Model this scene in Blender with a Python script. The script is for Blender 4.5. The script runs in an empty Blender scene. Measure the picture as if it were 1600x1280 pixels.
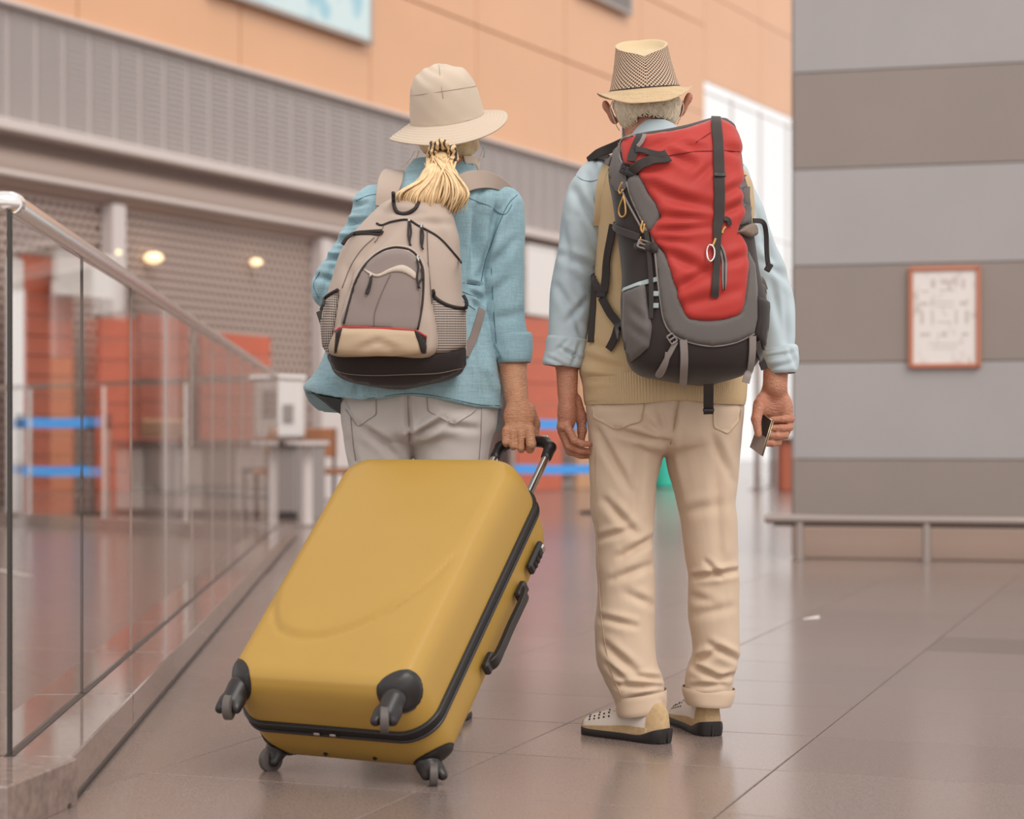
import bpy, math, random
import numpy as np
from mathutils import Vector, Matrix
from mathutils.bvhtree import BVHTree
from mathutils.geometry import delaunay_2d_cdt

random.seed(7)
RNG = np.random.default_rng(7)
scene = bpy.context.scene
COL = scene.collection

# ------------------------------------------------------------------ camera, world, light, exposure
FPX, HY, CAMH = 2900.0, 690.0, 0.76          # focal length in pixels, horizon row, camera height
cam = bpy.data.cameras.new('camera')
cam.sensor_width = 36.0
cam.lens = 36.0 * FPX / 1600.0
cam.shift_y = (HY - 640.0) / 1600.0
cam.clip_end = 300
cam.dof.use_dof = True
cam.dof.focus_distance = 4.62
cam.dof.aperture_fstop = 2.7
cam_o = bpy.data.objects.new('camera', cam)
cam_o.location = (0, 0, CAMH)
cam_o.rotation_euler = (math.radians(90), 0, 0)
COL.objects.link(cam_o)
scene.camera = cam_o

world = bpy.data.worlds.new('world')
scene.world = world
world.use_nodes = True
bg = world.node_tree.nodes['Background']
bg.inputs[0].default_value = (1.0, 0.968, 0.95, 1)
bg.inputs[1].default_value = 1.1

sun = bpy.data.lights.new('sun', 'SUN')
sun.energy = 1.7
sun.angle = math.radians(32)
sun.color = (1.0, 0.95, 0.9)
sun_o = bpy.data.objects.new('sun', sun)
sun_o.rotation_euler = (math.radians(44), 0, math.radians(30))
COL.objects.link(sun_o)

vs = scene.view_settings
vs.view_transform = 'Standard'
vs.look = 'None'
vs.exposure = 0.0
vs.gamma = 1.0
vs.use_curve_mapping = False

# ------------------------------------------------------------------ helpers
def px(x, y, Y):
    return Vector(((x - 800.0) * Y / FPX, Y, CAMH - (y - HY) * Y / FPX))

def gz(x, y):
    """ground point seen at a pixel"""
    Y = FPX * CAMH / (y - HY)
    return Vector(((x - 800.0) * Y / FPX, Y, 0))

def lin(c):
    out = []
    for v in c:
        v = v / 255.0
        out.append(v / 12.92 if v <= 0.04045 else ((v + 0.055) / 1.055) ** 2.4)
    return out

MATS = {}
def mat(name, rgb, rough=0.6, metal=0.0, var=0.0, vscale=8.0, bump=0.0, bscale=200.0, sheen=0.0,
        coat=0.0, spec=0.5, stretch=(1, 1, 1), detail=4.0):
    if name in MATS:
        return MATS[name]
    m = bpy.data.materials.new(name)
    m.use_nodes = True
    nt = m.node_tree
    b = nt.nodes['Principled BSDF']
    c = lin(rgb)
    b.inputs['Base Color'].default_value = (*c, 1)
    b.inputs['Roughness'].default_value = rough
    b.inputs['Metallic'].default_value = metal
    b.inputs['Specular IOR Level'].default_value = spec
    if sheen:
        b.inputs['Sheen Weight'].default_value = sheen
    if coat:
        b.inputs['Coat Weight'].default_value = coat
        b.inputs['Coat Roughness'].default_value = 0.15
    if var or bump:
        tc = nt.nodes.new('ShaderNodeTexCoord')
        mp = nt.nodes.new('ShaderNodeMapping')
        mp.inputs['Scale'].default_value = stretch
        nt.links.new(tc.outputs['Object'], mp.inputs['Vector'])
    if var:
        n = nt.nodes.new('ShaderNodeTexNoise')
        n.inputs['Scale'].default_value = vscale
        n.inputs['Detail'].default_value = detail
        nt.links.new(mp.outputs[0], n.inputs['Vector'])
        r = nt.nodes.new('ShaderNodeValToRGB')
        r.color_ramp.elements[0].position = 0.3
        r.color_ramp.elements[1].position = 0.7
        r.color_ramp.elements[0].color = (*[max(0, v * (1 - var)) for v in c], 1)
        r.color_ramp.elements[1].color = (*[min(1, v * (1 + var)) for v in c], 1)
        nt.links.new(n.outputs['Fac'], r.inputs['Fac'])
        nt.links.new(r.outputs['Color'], b.inputs['Base Color'])
    if bump:
        n2 = nt.nodes.new('ShaderNodeTexNoise')
        n2.inputs['Scale'].default_value = bscale
        n2.inputs['Detail'].default_value = 3
        nt.links.new(mp.outputs[0], n2.inputs['Vector'])
        bp = nt.nodes.new('ShaderNodeBump')
        bp.inputs['Strength'].default_value = bump
        bp.inputs['Distance'].default_value = 0.002
        nt.links.new(n2.outputs['Fac'], bp.inputs['Height'])
        nt.links.new(bp.outputs['Normal'], b.inputs['Normal'])
    MATS[name] = m
    return m

def node_mat(name, rough=0.6):
    m = bpy.data.materials.new(name)
    m.use_nodes = True
    MATS[name] = m
    b = m.node_tree.nodes['Principled BSDF']
    b.inputs['Roughness'].default_value = rough
    return m, m.node_tree, b

def math_node(nt, op, a, b=None, c=None):
    n = nt.nodes.new('ShaderNodeMath')
    n.operation = op
    for i, v in enumerate((a, b, c)):
        if v is None:
            continue
        if isinstance(v, (int, float)):
            n.inputs[i].default_value = v
        else:
            nt.links.new(v, n.inputs[i])
    return n.outputs[0]

def mixc(nt, fac, a, b):
    n = nt.nodes.new('ShaderNodeMix')
    n.data_type = 'RGBA'
    for sock, v in ((n.inputs[0], fac), (n.inputs[6], a), (n.inputs[7], b)):
        if isinstance(v, tuple):
            sock.default_value = v
        elif isinstance(v, (int, float)):
            sock.default_value = v
        else:
            nt.links.new(v, sock)
    return n.outputs[2]

def rgba(c):
    return (*lin(c), 1)

def wloc(o):
    l = Vector((0, 0, 0))
    while o is not None:
        l = l + o.location
        o = o.parent
    return l

def npmesh(name, V, F, smooth=True, uv=None):
    V = np.asarray(V, dtype=np.float32)
    me = bpy.data.meshes.new(name)
    if isinstance(F, np.ndarray):
        nf, k = F.shape
        me.vertices.add(len(V))
        me.vertices.foreach_set('co', V.ravel())
        me.loops.add(nf * k)
        me.loops.foreach_set('vertex_index', F.astype(np.int32).ravel())
        me.polygons.add(nf)
        me.polygons.foreach_set('loop_start', np.arange(0, nf * k, k, dtype=np.int32))
        me.update(calc_edges=True)
        me.validate()
    else:
        me.from_pydata([tuple(v) for v in V.tolist()], [], [tuple(int(i) for i in f) for f in F])
        me.update()
    if uv is not None:
        lay = me.uv_layers.new(name='UVMap')
        li = np.empty(len(me.loops), dtype=np.int32)
        me.loops.foreach_get('vertex_index', li)
        lay.data.foreach_set('uv', np.asarray(uv, dtype=np.float32)[li].ravel())
    if smooth:
        me.polygons.foreach_set('use_smooth', np.ones(len(me.polygons), dtype=bool))
    return me

def tag(o, label=None, cat=None, group=None, kind=None):
    if label: o['label'] = label
    if cat: o['category'] = cat
    if group: o['group'] = group
    if kind: o['kind'] = kind
    return o

def mk(name, V, F, m, parent=None, loc=None, smooth=True, uv=None, sharp=None):
    """link one mesh object; V is in world coordinates"""
    V = np.asarray(V, dtype=np.float64)
    base = wloc(parent) if parent is not None else Vector(loc or (0, 0, 0))
    me = npmesh(name, V - np.array(base), F, smooth, uv)
    if sharp:
        try:
            me.set_sharp_from_angle(angle=math.radians(sharp))
        except Exception:
            pass
    o = bpy.data.objects.new(name, me)
    COL.objects.link(o)
    if parent is not None:
        o.parent = parent
    else:
        o.location = base
    if isinstance(m, (list, tuple)):
        for q in m: me.materials.append(q)
    elif m is not None:
        me.materials.append(m)
    return o

def share(name, me, parent, loc, rot=None, scale=None):
    """an object that reuses mesh data; loc is relative to the parent"""
    o = bpy.data.objects.new(name, me)
    COL.objects.link(o)
    o.parent = parent
    o.location = loc
    if rot: o.rotation_euler = rot
    if scale: o.scale = scale
    return o

def empty(name, loc, label=None, cat=None, group=None, kind=None):
    o = bpy.data.objects.new(name, None)
    o.empty_display_size = 0.05
    o.location = loc
    COL.objects.link(o)
    return tag(o, label, cat, group, kind)

class MB:
    """collects shapes into one mesh"""
    def __init__(self):
        self.V = []; self.F = []
    def add(self, V, F):
        k = len(self.V)
        self.V += [tuple(v) for v in V]
        self.F += [tuple(int(i) + k for i in f) for f in F]
        return self
    def box(self, c, size, R=None, bev=0.0):
        V, F = box_vf(size, bev)
        V = np.array(V)
        if R is not None:
            V = V @ np.array(R).T
        return self.add(V + np.array(c), F)
    def tube(self, pts, r, n=10, cap=True):
        V, F = tube_vf(pts, r, n, cap)
        return self.add(V, F)
    def build(self, name, m, parent=None, loc=None, smooth=True, sharp=40):
        return mk(name, self.V, self.F, m, parent, loc, smooth, sharp=sharp)

def box_vf(size, bev=0.0):
    x, y, z = [s / 2 for s in size]
    if bev <= 0:
        V = [(-x, -y, -z), (x, -y, -z), (x, y, -z), (-x, y, -z), (-x, -y, z), (x, -y, z), (x, y, z), (-x, y, z)]
        F = [(0, 3, 2, 1), (4, 5, 6, 7), (0, 1, 5, 4), (1, 2, 6, 5), (2, 3, 7, 6), (3, 0, 4, 7)]
        return V, F
    b = min(bev, x * .95, y * .95, z * .95)
    V = []; idx = {}
    for sx in (-1, 1):
        for sy in (-1, 1):
            for sz in (-1, 1):
                for ax in range(3):
                    p = [sx * (x - b), sy * (y - b), sz * (z - b)]
                    p[ax] = (sx * x, sy * y, sz * z)[ax]
                    idx[(sx, sy, sz, ax)] = len(V); V.append(tuple(p))
    F = []
    def q(*k): F.append(tuple(idx[i] for i in k))
    for s in (-1, 1):
        for ax in range(3):
            a1, a2 = (ax + 1) % 3, (ax + 2) % 3
            ring = []
            for (u, v) in ((-1, -1), (1, -1), (1, 1), (-1, 1)):
                k = [0, 0, 0]; k[ax] = s; k[a1] = u; k[a2] = v
                ring.append((*k, ax))
            if s < 0: ring.reverse()
            q(*ring)
    for ax in range(3):
        a1, a2 = (ax + 1) % 3, (ax + 2) % 3
        for u in (-1, 1):
            for v in (-1, 1):
                k0 = [0, 0, 0]; k0[ax] = -1; k0[a1] = u; k0[a2] = v
                k1 = list(k0); k1[ax] = 1
                f = [(*k0, a1), (*k1, a1), (*k1, a2), (*k0, a2)]
                if u * v > 0: f.reverse()
                q(*f)
    for sx in (-1, 1):
        for sy in (-1, 1):
            for sz in (-1, 1):
                f = [(sx, sy, sz, 0), (sx, sy, sz, 1), (sx, sy, sz, 2)]
                if sx * sy * sz < 0: f.reverse()
                q(*f)
    return V, F

def frames(P):
    P = np.asarray(P, float)
    T = np.gradient(P, axis=0)
    T /= np.linalg.norm(T, axis=1)[:, None] + 1e-12
    N = []
    a = np.array([0, 0, 1.0]) if abs(T[0][2]) < .9 else np.array([1.0, 0, 0])
    n = np.cross(T[0], a); n /= np.linalg.norm(n)
    for t in T:
        n = n - t * np.dot(n, t); n /= np.linalg.norm(n) + 1e-12
        N.append(n.copy())
    N = np.array(N)
    return T, N, np.cross(T, N)

def tube_vf(pts, r, n=10, cap=True, flat=1.0):
    P = np.asarray([tuple(p) for p in pts], float)
    R = np.full(len(P), r, float) if np.isscalar(r) else np.asarray(r, float)
    T, N, B = frames(P)
    a = np.linspace(0, 2 * math.pi, n, endpoint=False)
    V = (P[:, None, :] + R[:, None, None] * (np.cos(a)[None, :, None] * N[:, None, :] + flat * np.sin(a)[None, :, None] * B[:, None, :])).reshape(-1, 3)
    F = []
    for i in range(len(P) - 1):
        for j in range(n):
            k = (j + 1) % n
            F.append((i * n + j, i * n + k, (i + 1) * n + k, (i + 1) * n + j))
    V = V.tolist()
    if cap:
        F.append(tuple(range(n - 1, -1, -1)))
        F.append(tuple((len(P) - 1) * n + j for j in range(n)))
    return V, F

def catmull(pts, per=8, closed=False):
    P = np.asarray([tuple(p) for p in pts], float)
    n = len(P); out = []
    rng = range(n) if closed else range(n - 1)
    for i in rng:
        if closed:
            p0, p1, p2, p3 = P[(i - 1) % n], P[i], P[(i + 1) % n], P[(i + 2) % n]
        else:
            p1, p2 = P[i], P[i + 1]
            p0 = P[i - 1] if i > 0 else 2 * p1 - p2
            p3 = P[i + 2] if i + 2 < n else 2 * p2 - p1
        for k in range(per):
            t = k / per
            out.append(0.5 * ((2 * p1) + (-p0 + p2) * t + (2 * p0 - 5 * p1 + 4 * p2 - p3) * t * t + (-p0 + 3 * p1 - 3 * p2 + p3) * t ** 3))
    if not closed: out.append(P[-1])
    return np.array(out)

def pchip(x, y, q):
    x = np.asarray(x, float); y = np.asarray(y, float); q = np.asarray(q, float)
    h = np.diff(x); d = np.diff(y) / h
    m = np.zeros(len(x)); m[0] = d[0]; m[-1] = d[-1]
    for i in range(1, len(x) - 1):
        if d[i - 1] * d[i] <= 0: m[i] = 0
        else:
            w1 = 2 * h[i] + h[i - 1]; w2 = h[i] + 2 * h[i - 1]
            m[i] = (w1 + w2) / (w1 / d[i - 1] + w2 / d[i])
    i = np.clip(np.searchsorted(x, q) - 1, 0, len(x) - 2)
    t = (q - x[i]) / h[i]
    return (2 * t**3 - 3 * t**2 + 1) * y[i] + (t**3 - 2 * t**2 + t) * h[i] * m[i] + (-2 * t**3 + 3 * t**2) * y[i + 1] + (t**3 - t**2) * h[i] * m[i + 1]

def vnormals(V, F):
    F = np.asarray(F)
    a, b, c, d = V[F[:, 0]], V[F[:, 1]], V[F[:, 2]], V[F[:, -1]]
    n = np.cross(c - a, d - b)
    N = np.zeros_like(V)
    for k in range(F.shape[1]):
        np.add.at(N, F[:, k], n)
    return N / (np.linalg.norm(N, axis=1)[:, None] + 1e-12)

def fbm(P, scale, seed=0, octs=3):
    """cheap smooth pseudo noise from rotated sines"""
    r = np.random.default_rng(seed)
    out = np.zeros(len(P)); amp = 1.0
    for o in range(octs):
        for k in range(4):
            d = r.normal(size=3); d /= np.linalg.norm(d)
            out += amp * np.sin(P @ d * scale * (2 ** o) * r.uniform(.7, 1.4) + r.uniform(0, 6.28)) * .35
        amp *= .5
    return out

def topx(V):
    return np.stack([800 + FPX * V[:, 0] / V[:, 1], HY - FPX * (V[:, 2] - CAMH) / V[:, 1]], 1)

def crease(V, N, segs, face=True, gain=1.55):
    """press folds into a cloth surface: (x0,y0,x1,y1,width,depth) in photo pixels, on the side that faces the viewer"""
    q = topx(V)
    w_face = np.clip(-N[:, 1] * 2.0, 0, 1) if face else np.ones(len(V))
    D = np.zeros(len(V))
    for (x0, y0, x1, y1, w, dep) in segs:
        a = np.array([x0, y0]); b = np.array([x1, y1]); ab = b - a; L = np.linalg.norm(ab)
        t = ((q - a) @ ab) / L**2
        perp = ((q - a) @ np.array([-ab[1], ab[0]])) / L
        tc = np.clip(t, 0, 1)
        end = np.exp(-(((t - tc) * L) / (w * 1.6)) ** 2) * (0.35 + 0.65 * np.sin(np.pi * np.clip(tc, .08, .92)))
        D += end * (-dep * np.exp(-(perp / w) ** 2) + .6 * dep * np.exp(-((perp + 1.9 * w) / (1.2 * w)) ** 2) + .35 * dep * np.exp(-((perp - 2.1 * w) / (1.4 * w)) ** 2))
    return V + N * (gain * D * w_face)[:, None]

def loft(rows, n=80, step=0.006, p=2.3, caps=(True, True)):
    """rows: (ypx, xl, xr, half depth, Ycentre); horizontal rings, silhouettes taken at Ycentre"""
    R = []
    for r in rows:
        y, xl, xr, ry, Y = r[:5]
        a = px(xl, y, Y); b = px(xr, y, Y)
        zz = px(0, y, r[5]).z if len(r) > 5 else a.z
        R.append((zz, (a.x + b.x) / 2, (b.x - a.x) / 2, ry, Y))
    R.sort()
    R = np.array(R)
    z = np.linspace(R[0, 0], R[-1, 0], max(4, int((R[-1, 0] - R[0, 0]) / step)))
    cx, rx, ry, Yc = [pchip(R[:, 0], R[:, k], z) for k in (1, 2, 3, 4)]
    a = np.linspace(0, 2 * math.pi, n, endpoint=False) + math.pi / 2
    ca, sa = np.cos(a), np.sin(a)
    ex = np.sign(ca) * np.abs(ca) ** (2 / p); ey = np.sign(sa) * np.abs(sa) ** (2 / p)
    V = np.stack([cx[:, None] + rx[:, None] * ex, Yc[:, None] + ry[:, None] * ey, np.repeat(z[:, None], n, 1)], 2).reshape(-1, 3)
    m = len(z)
    i = np.arange(m - 1)[:, None]; j = np.arange(n)[None, :]; k = (j + 1) % n
    F = np.stack([i * n + j, i * n + k, (i + 1) * n + k, (i + 1) * n + j], 2).reshape(-1, 4)
    uv = np.stack([np.tile(np.arange(n) / n, m), np.repeat(z, n)], 1)
    return V, F, uv, (m, n)

def cap_rings(V, F, shape, uv=None, bottom=True, top=True):
    """close the loft with centre fans (degenerate quads avoided by using triangles in a list)"""
    m, n = shape
    V = list(map(tuple, V)); F = [tuple(f) for f in F]
    if bottom:
        c = np.mean(np.array(V[:n]), 0); V.append(tuple(c)); ci = len(V) - 1
        F += [(ci, (j + 1) % n, j) for j in range(n)]
    if top:
        c = np.mean(np.array(V[(m - 1) * n:m * n]), 0); V.append(tuple(c)); ci = len(V) - 1
        F += [(ci, (m - 1) * n + j, (m - 1) * n + (j + 1) % n) for j in range(n)]
    if uv is not None:
        uv = np.vstack([uv, np.repeat(uv[-1:], len(V) - len(uv), 0)])
    return np.array(V), F, uv

def cloth_loft(rows, segs=(), noise=0.0, nscale=14, seed=1, n=80, step=.006, p=2.3, zfun=None, caps=(True, True)):
    V, F, uv, sh = loft(rows, n, step, p)
    if zfun is not None:
        V = zfun(V)
    N = vnormals(V, F)
    if noise:
        V = V + N * (noise * fbm(V * np.array([1, 1, .8]), nscale, seed))[:, None]
    if segs:
        V = crease(V, vnormals(V, F), segs)
    return (*cap_rings(V, F, sh, uv, *caps),)

def fuse(parts, voxel=.005, smooth=8):
    """weld overlapping closed lofts into one continuous cloth surface"""
    b = MB()
    for V, F in parts: b.add(V, F)
    me = npmesh('tmp', b.V, b.F, False)
    o = bpy.data.objects.new('tmp', me); COL.objects.link(o)
    r = o.modifiers.new('r', 'REMESH'); r.mode = 'VOXEL'; r.voxel_size = voxel
    s = o.modifiers.new('s', 'SMOOTH'); s.factor = .5; s.iterations = smooth
    ev = o.evaluated_get(bpy.context.evaluated_depsgraph_get())
    m2 = ev.to_mesh()
    V = np.empty(len(m2.vertices) * 3); m2.vertices.foreach_get('co', V); V = V.reshape(-1, 3)
    F = np.array([tuple(p.vertices) for p in m2.polygons if len(p.vertices) == 4])
    ev.to_mesh_clear()
    bpy.data.objects.remove(o); bpy.data.meshes.remove(me)
    return V, F

def fused_cloth(parts, segs, noise, nscale, seed, voxel=.005, smooth=8, gain=1.9):
    V, F = fuse(parts, voxel, smooth)
    V = V + vnormals(V, F) * (noise * fbm(V, nscale, seed))[:, None]
    V = V + vnormals(V, F) * (noise * .35 * fbm(V * np.array([1, 1, .7]), nscale * 3, seed + 7))[:, None]
    V = crease(V, vnormals(V, F), segs, gain=gain)
    return V, F

def bvh_of(*objs):
    V = []; F = []
    for o in objs:
        k = len(V); b = wloc(o)
        V += [tuple(v.co + b) for v in o.data.vertices]
        F += [tuple(i + k for i in p.vertices) for p in o.data.polygons]
    return BVHTree.FromPolygons(V, F)

CAMP = Vector((0, 0, CAMH))
def hit(bvh, x, y, Y=None):
    d = (px(x, y, 1.0) - CAMP).normalized()
    h = bvh.ray_cast(CAMP, d)
    if h[0] is not None and (Y is None or abs(h[0].y - Y) < .6):
        nrm = h[1]
        if nrm.dot(d) > 0: nrm = -nrm
        return h[0], nrm
    return None

def hit_near(bvh, x, y, Y):
    h = hit(bvh, x, y)
    if h: return h
    p = px(x, y, Y)
    f = bvh.find_nearest(p)
    return f[0], (f[1] if f[1].y < 0.2 else Vector((0, -1, 0)))

def patch(name, poly, bvh, Y, m, parent, lift=.002, thick=.004, bevel=6, step=5, smooth_outline=True, soft=0.0, folds=(), noise=0.0, ns=20, relax=0):
    """a sewn-on piece: outline (photo pixels) laid on the surface of bvh, with its own thickness and rounded edge"""
    P = catmull(poly, 6, True) if smooth_outline else np.array(poly, float)
    # resample boundary
    L = np.vstack([P, P[:1]]); seg = np.linalg.norm(np.diff(L, axis=0), axis=1); cum = np.concatenate([[0], np.cumsum(seg)])
    nb = max(8, int(cum[-1] / step)); q = np.linspace(0, cum[-1], nb, endpoint=False)
    B = np.stack([np.interp(q, cum, L[:, 0]), np.interp(q, cum, L[:, 1])], 1)
    x0, y0 = B.min(0); x1, y1 = B.max(0)
    gx, gy = np.meshgrid(np.arange(x0 + step / 2, x1, step), np.arange(y0 + step / 2, y1, step))
    G = np.stack([gx.ravel(), gy.ravel()], 1)
    # inside test and distance to the boundary
    def inside(G):
        c = np.zeros(len(G), bool)
        for a, b in zip(B, np.roll(B, -1, 0)):
            cond = ((a[1] > G[:, 1]) != (b[1] > G[:, 1]))
            xx = (b[0] - a[0]) * (G[:, 1] - a[1]) / (b[1] - a[1] + 1e-9) + a[0]
            c ^= cond & (G[:, 0] < xx)
        return c
    if len(G): G = G[inside(G)]
    def dist(G):
        d = np.full(len(G), 1e9)
        for a, b in zip(B, np.roll(B, -1, 0)):
            ab = b - a; t = np.clip(((G - a) @ ab) / (ab @ ab + 1e-9), 0, 1)
            d = np.minimum(d, np.linalg.norm(G - a - t[:, None] * ab, axis=1))
        return d
    if len(G):
        dg = dist(G); G = G[dg > step * .5]; dg = dg[dg > step * .5]
    else: dg = np.zeros(0)
    A = np.vstack([B, G]); dd = np.concatenate([np.zeros(nb), dg])
    vs2, _, fs, ov, _, _ = delaunay_2d_cdt([Vector(a) for a in A], [], [list(range(nb))], 1, 1e-4)
    idx = [o[0] if o else 0 for o in ov]
    top = []; low = []
    for v, i in zip(vs2, idx):
        p_, n_ = hit_near(bvh, v.x, v.y, Y)
        n2 = (n_ + Vector((0, -.35, 0))).normalized()
        e = min(1.0, dd[i] / bevel) if bevel else 1.0
        e = math.sin(e * math.pi / 2)
        top.append(p_ + n2 * (lift + thick * (.25 + .75 * e)))
        low.append(p_ - n2 * .003)
    V = np.array([tuple(v) for v in top])
    if relax:
        low = np.array([tuple(v) for v in low]); n_ = len(V); E = np.array([(f[i], f[(i + 1) % len(f)]) for f in fs for i in range(len(f))])
        for _ in range(relax):
            for A_ in (V, low):
                acc = np.zeros_like(A_); c_ = np.zeros(n_)
                np.add.at(acc, E[:, 0], A_[E[:, 1]]); np.add.at(c_, E[:, 0], 1); np.add.at(acc, E[:, 1], A_[E[:, 0]]); np.add.at(c_, E[:, 1], 1)
                A_[:, 1] += .5 * (acc[:, 1] / np.maximum(c_, 1) - A_[:, 1])
    k = len(top)
    F = []
    for f in fs:
        f = tuple(f)
        a, b, c = [V[i] for i in f[:3]]
        nn = np.cross(b - a, c - a)
        F.append(f if nn[1] < 0 else f[::-1])
    if noise or folds:
        Fn = np.array([f[:3] for f in F])
        N = vnormals(V, Fn)
        if noise:
            V = V + N * (noise * fbm(V, ns, 3) * np.clip(np.array([dd[i] for i in idx]) / (bevel * 1.5 + 1e-6), 0, 1))[:, None]
        if folds:
            V = crease(V, N, folds)
    V = V.tolist() + [tuple(v) for v in low]
    bmap = {i: j for j, i in reversed(list(enumerate(idx)))}
    ring = [bmap[i] for i in range(nb) if i in bmap]
    for a, b in zip(ring, ring[1:] + ring[:1]):
        F.append((a, b, b + k, a + k))
    uv = np.array([(v.x / 100, -v.y / 100) for v in vs2] * 2)
    return mk(name, V, F, m, parent, uv=uv)

def ribbon_vf(P, N, w, t, taper=None):
    P = np.asarray(P, float); N = np.asarray(N, float)
    T = np.gradient(P, axis=0); T /= np.linalg.norm(T, axis=1)[:, None] + 1e-9
    N = N - T * np.sum(N * T, 1)[:, None]; N /= np.linalg.norm(N, axis=1)[:, None] + 1e-9
    S = np.cross(T, N)
    W = np.full(len(P), w / 2.0) if np.isscalar(w) else np.asarray(w) / 2.0
    e = min(t * .45, .0012)
    prof = [(-1, 0, 0), (-1, t - e, 0), (-1, t, e), (1, t, -e), (1, t - e, 0), (1, 0, 0)]
    V = []
    for i in range(len(P)):
        for (s, h, off) in prof:
            V.append(P[i] + S[i] * (s * W[i] + off) + N[i] * h)
    k = len(prof); F = []
    for i in range(len(P) - 1):
        for j in range(k):
            j2 = (j + 1) % k
            F.append((i * k + j, i * k + j2, (i + 1) * k + j2, (i + 1) * k + j))
    F.append(tuple(range(k - 1, -1, -1))); F.append(tuple((len(P) - 1) * k + j for j in range(k)))
    return V, F

def strap(name, pts, width, bvh, Y, m, parent, lift=.003, thick=.003, per=8, free=False, smooth=3):
    """a webbing strap along photo-pixel points; a point may carry its own depth as third value"""
    has = [len(p) > 2 for p in pts]
    Q = catmull([(p[0], p[1], p[2] if len(p) > 2 else Y) for p in pts], per)
    P = []; N = []
    for k, q in enumerate(Q):
        seg = min(int(k / per), len(pts) - 1)
        own = has[seg] or has[min(seg + 1, len(pts) - 1)]
        h = None if (free or own or bvh is None) else hit(bvh, q[0], q[1])
        if h is None:
            P.append(px(q[0], q[1], q[2])); N.append(Vector((0, -1, 0)))
        else:
            n2 = (h[1] + Vector((0, -.5, 0))).normalized()
            P.append(h[0] + n2 * lift); N.append(n2)
    P = np.array([tuple(v) for v in P]); N = np.array([tuple(v) for v in N])
    for _ in range(smooth):
        P[1:-1] = .25 * P[:-2] + .5 * P[1:-1] + .25 * P[2:]
        N[1:-1] = .25 * N[:-2] + .5 * N[1:-1] + .25 * N[2:]
    if not np.isscalar(width):
        width = np.interp(np.linspace(0, 1, len(P)), np.linspace(0, 1, len(width)), width)
    V, F = ribbon_vf(P, N, width, thick)
    return mk(name, V, F, m, parent, sharp=40)

def cord(name, pts, r, bvh, Y, m, parent, lift=.002, per=6, n=7, straight=False):
    Q = [(p[0], p[1], p[2] if len(p) > 2 else Y) for p in pts]
    Q = np.vstack([np.linspace(a, b, 10, endpoint=False) for a, b in zip(np.array(Q)[:-1], np.array(Q)[1:])] + [np.array(Q)[-1:]]) if straight else catmull(Q, per)
    P = []
    for q in Q:
        h = hit(bvh, q[0], q[1]) if bvh is not None else None
        P.append(tuple(h[0] + h[1] * lift) if h else tuple(px(q[0], q[1], q[2])))
    P = np.array(P)
    for _ in range(2):
        P[1:-1] = .25 * P[:-2] + .5 * P[1:-1] + .25 * P[2:]
    V, F = tube_vf(P, r, n)
    return mk(name, V, F, m, parent)

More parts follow.
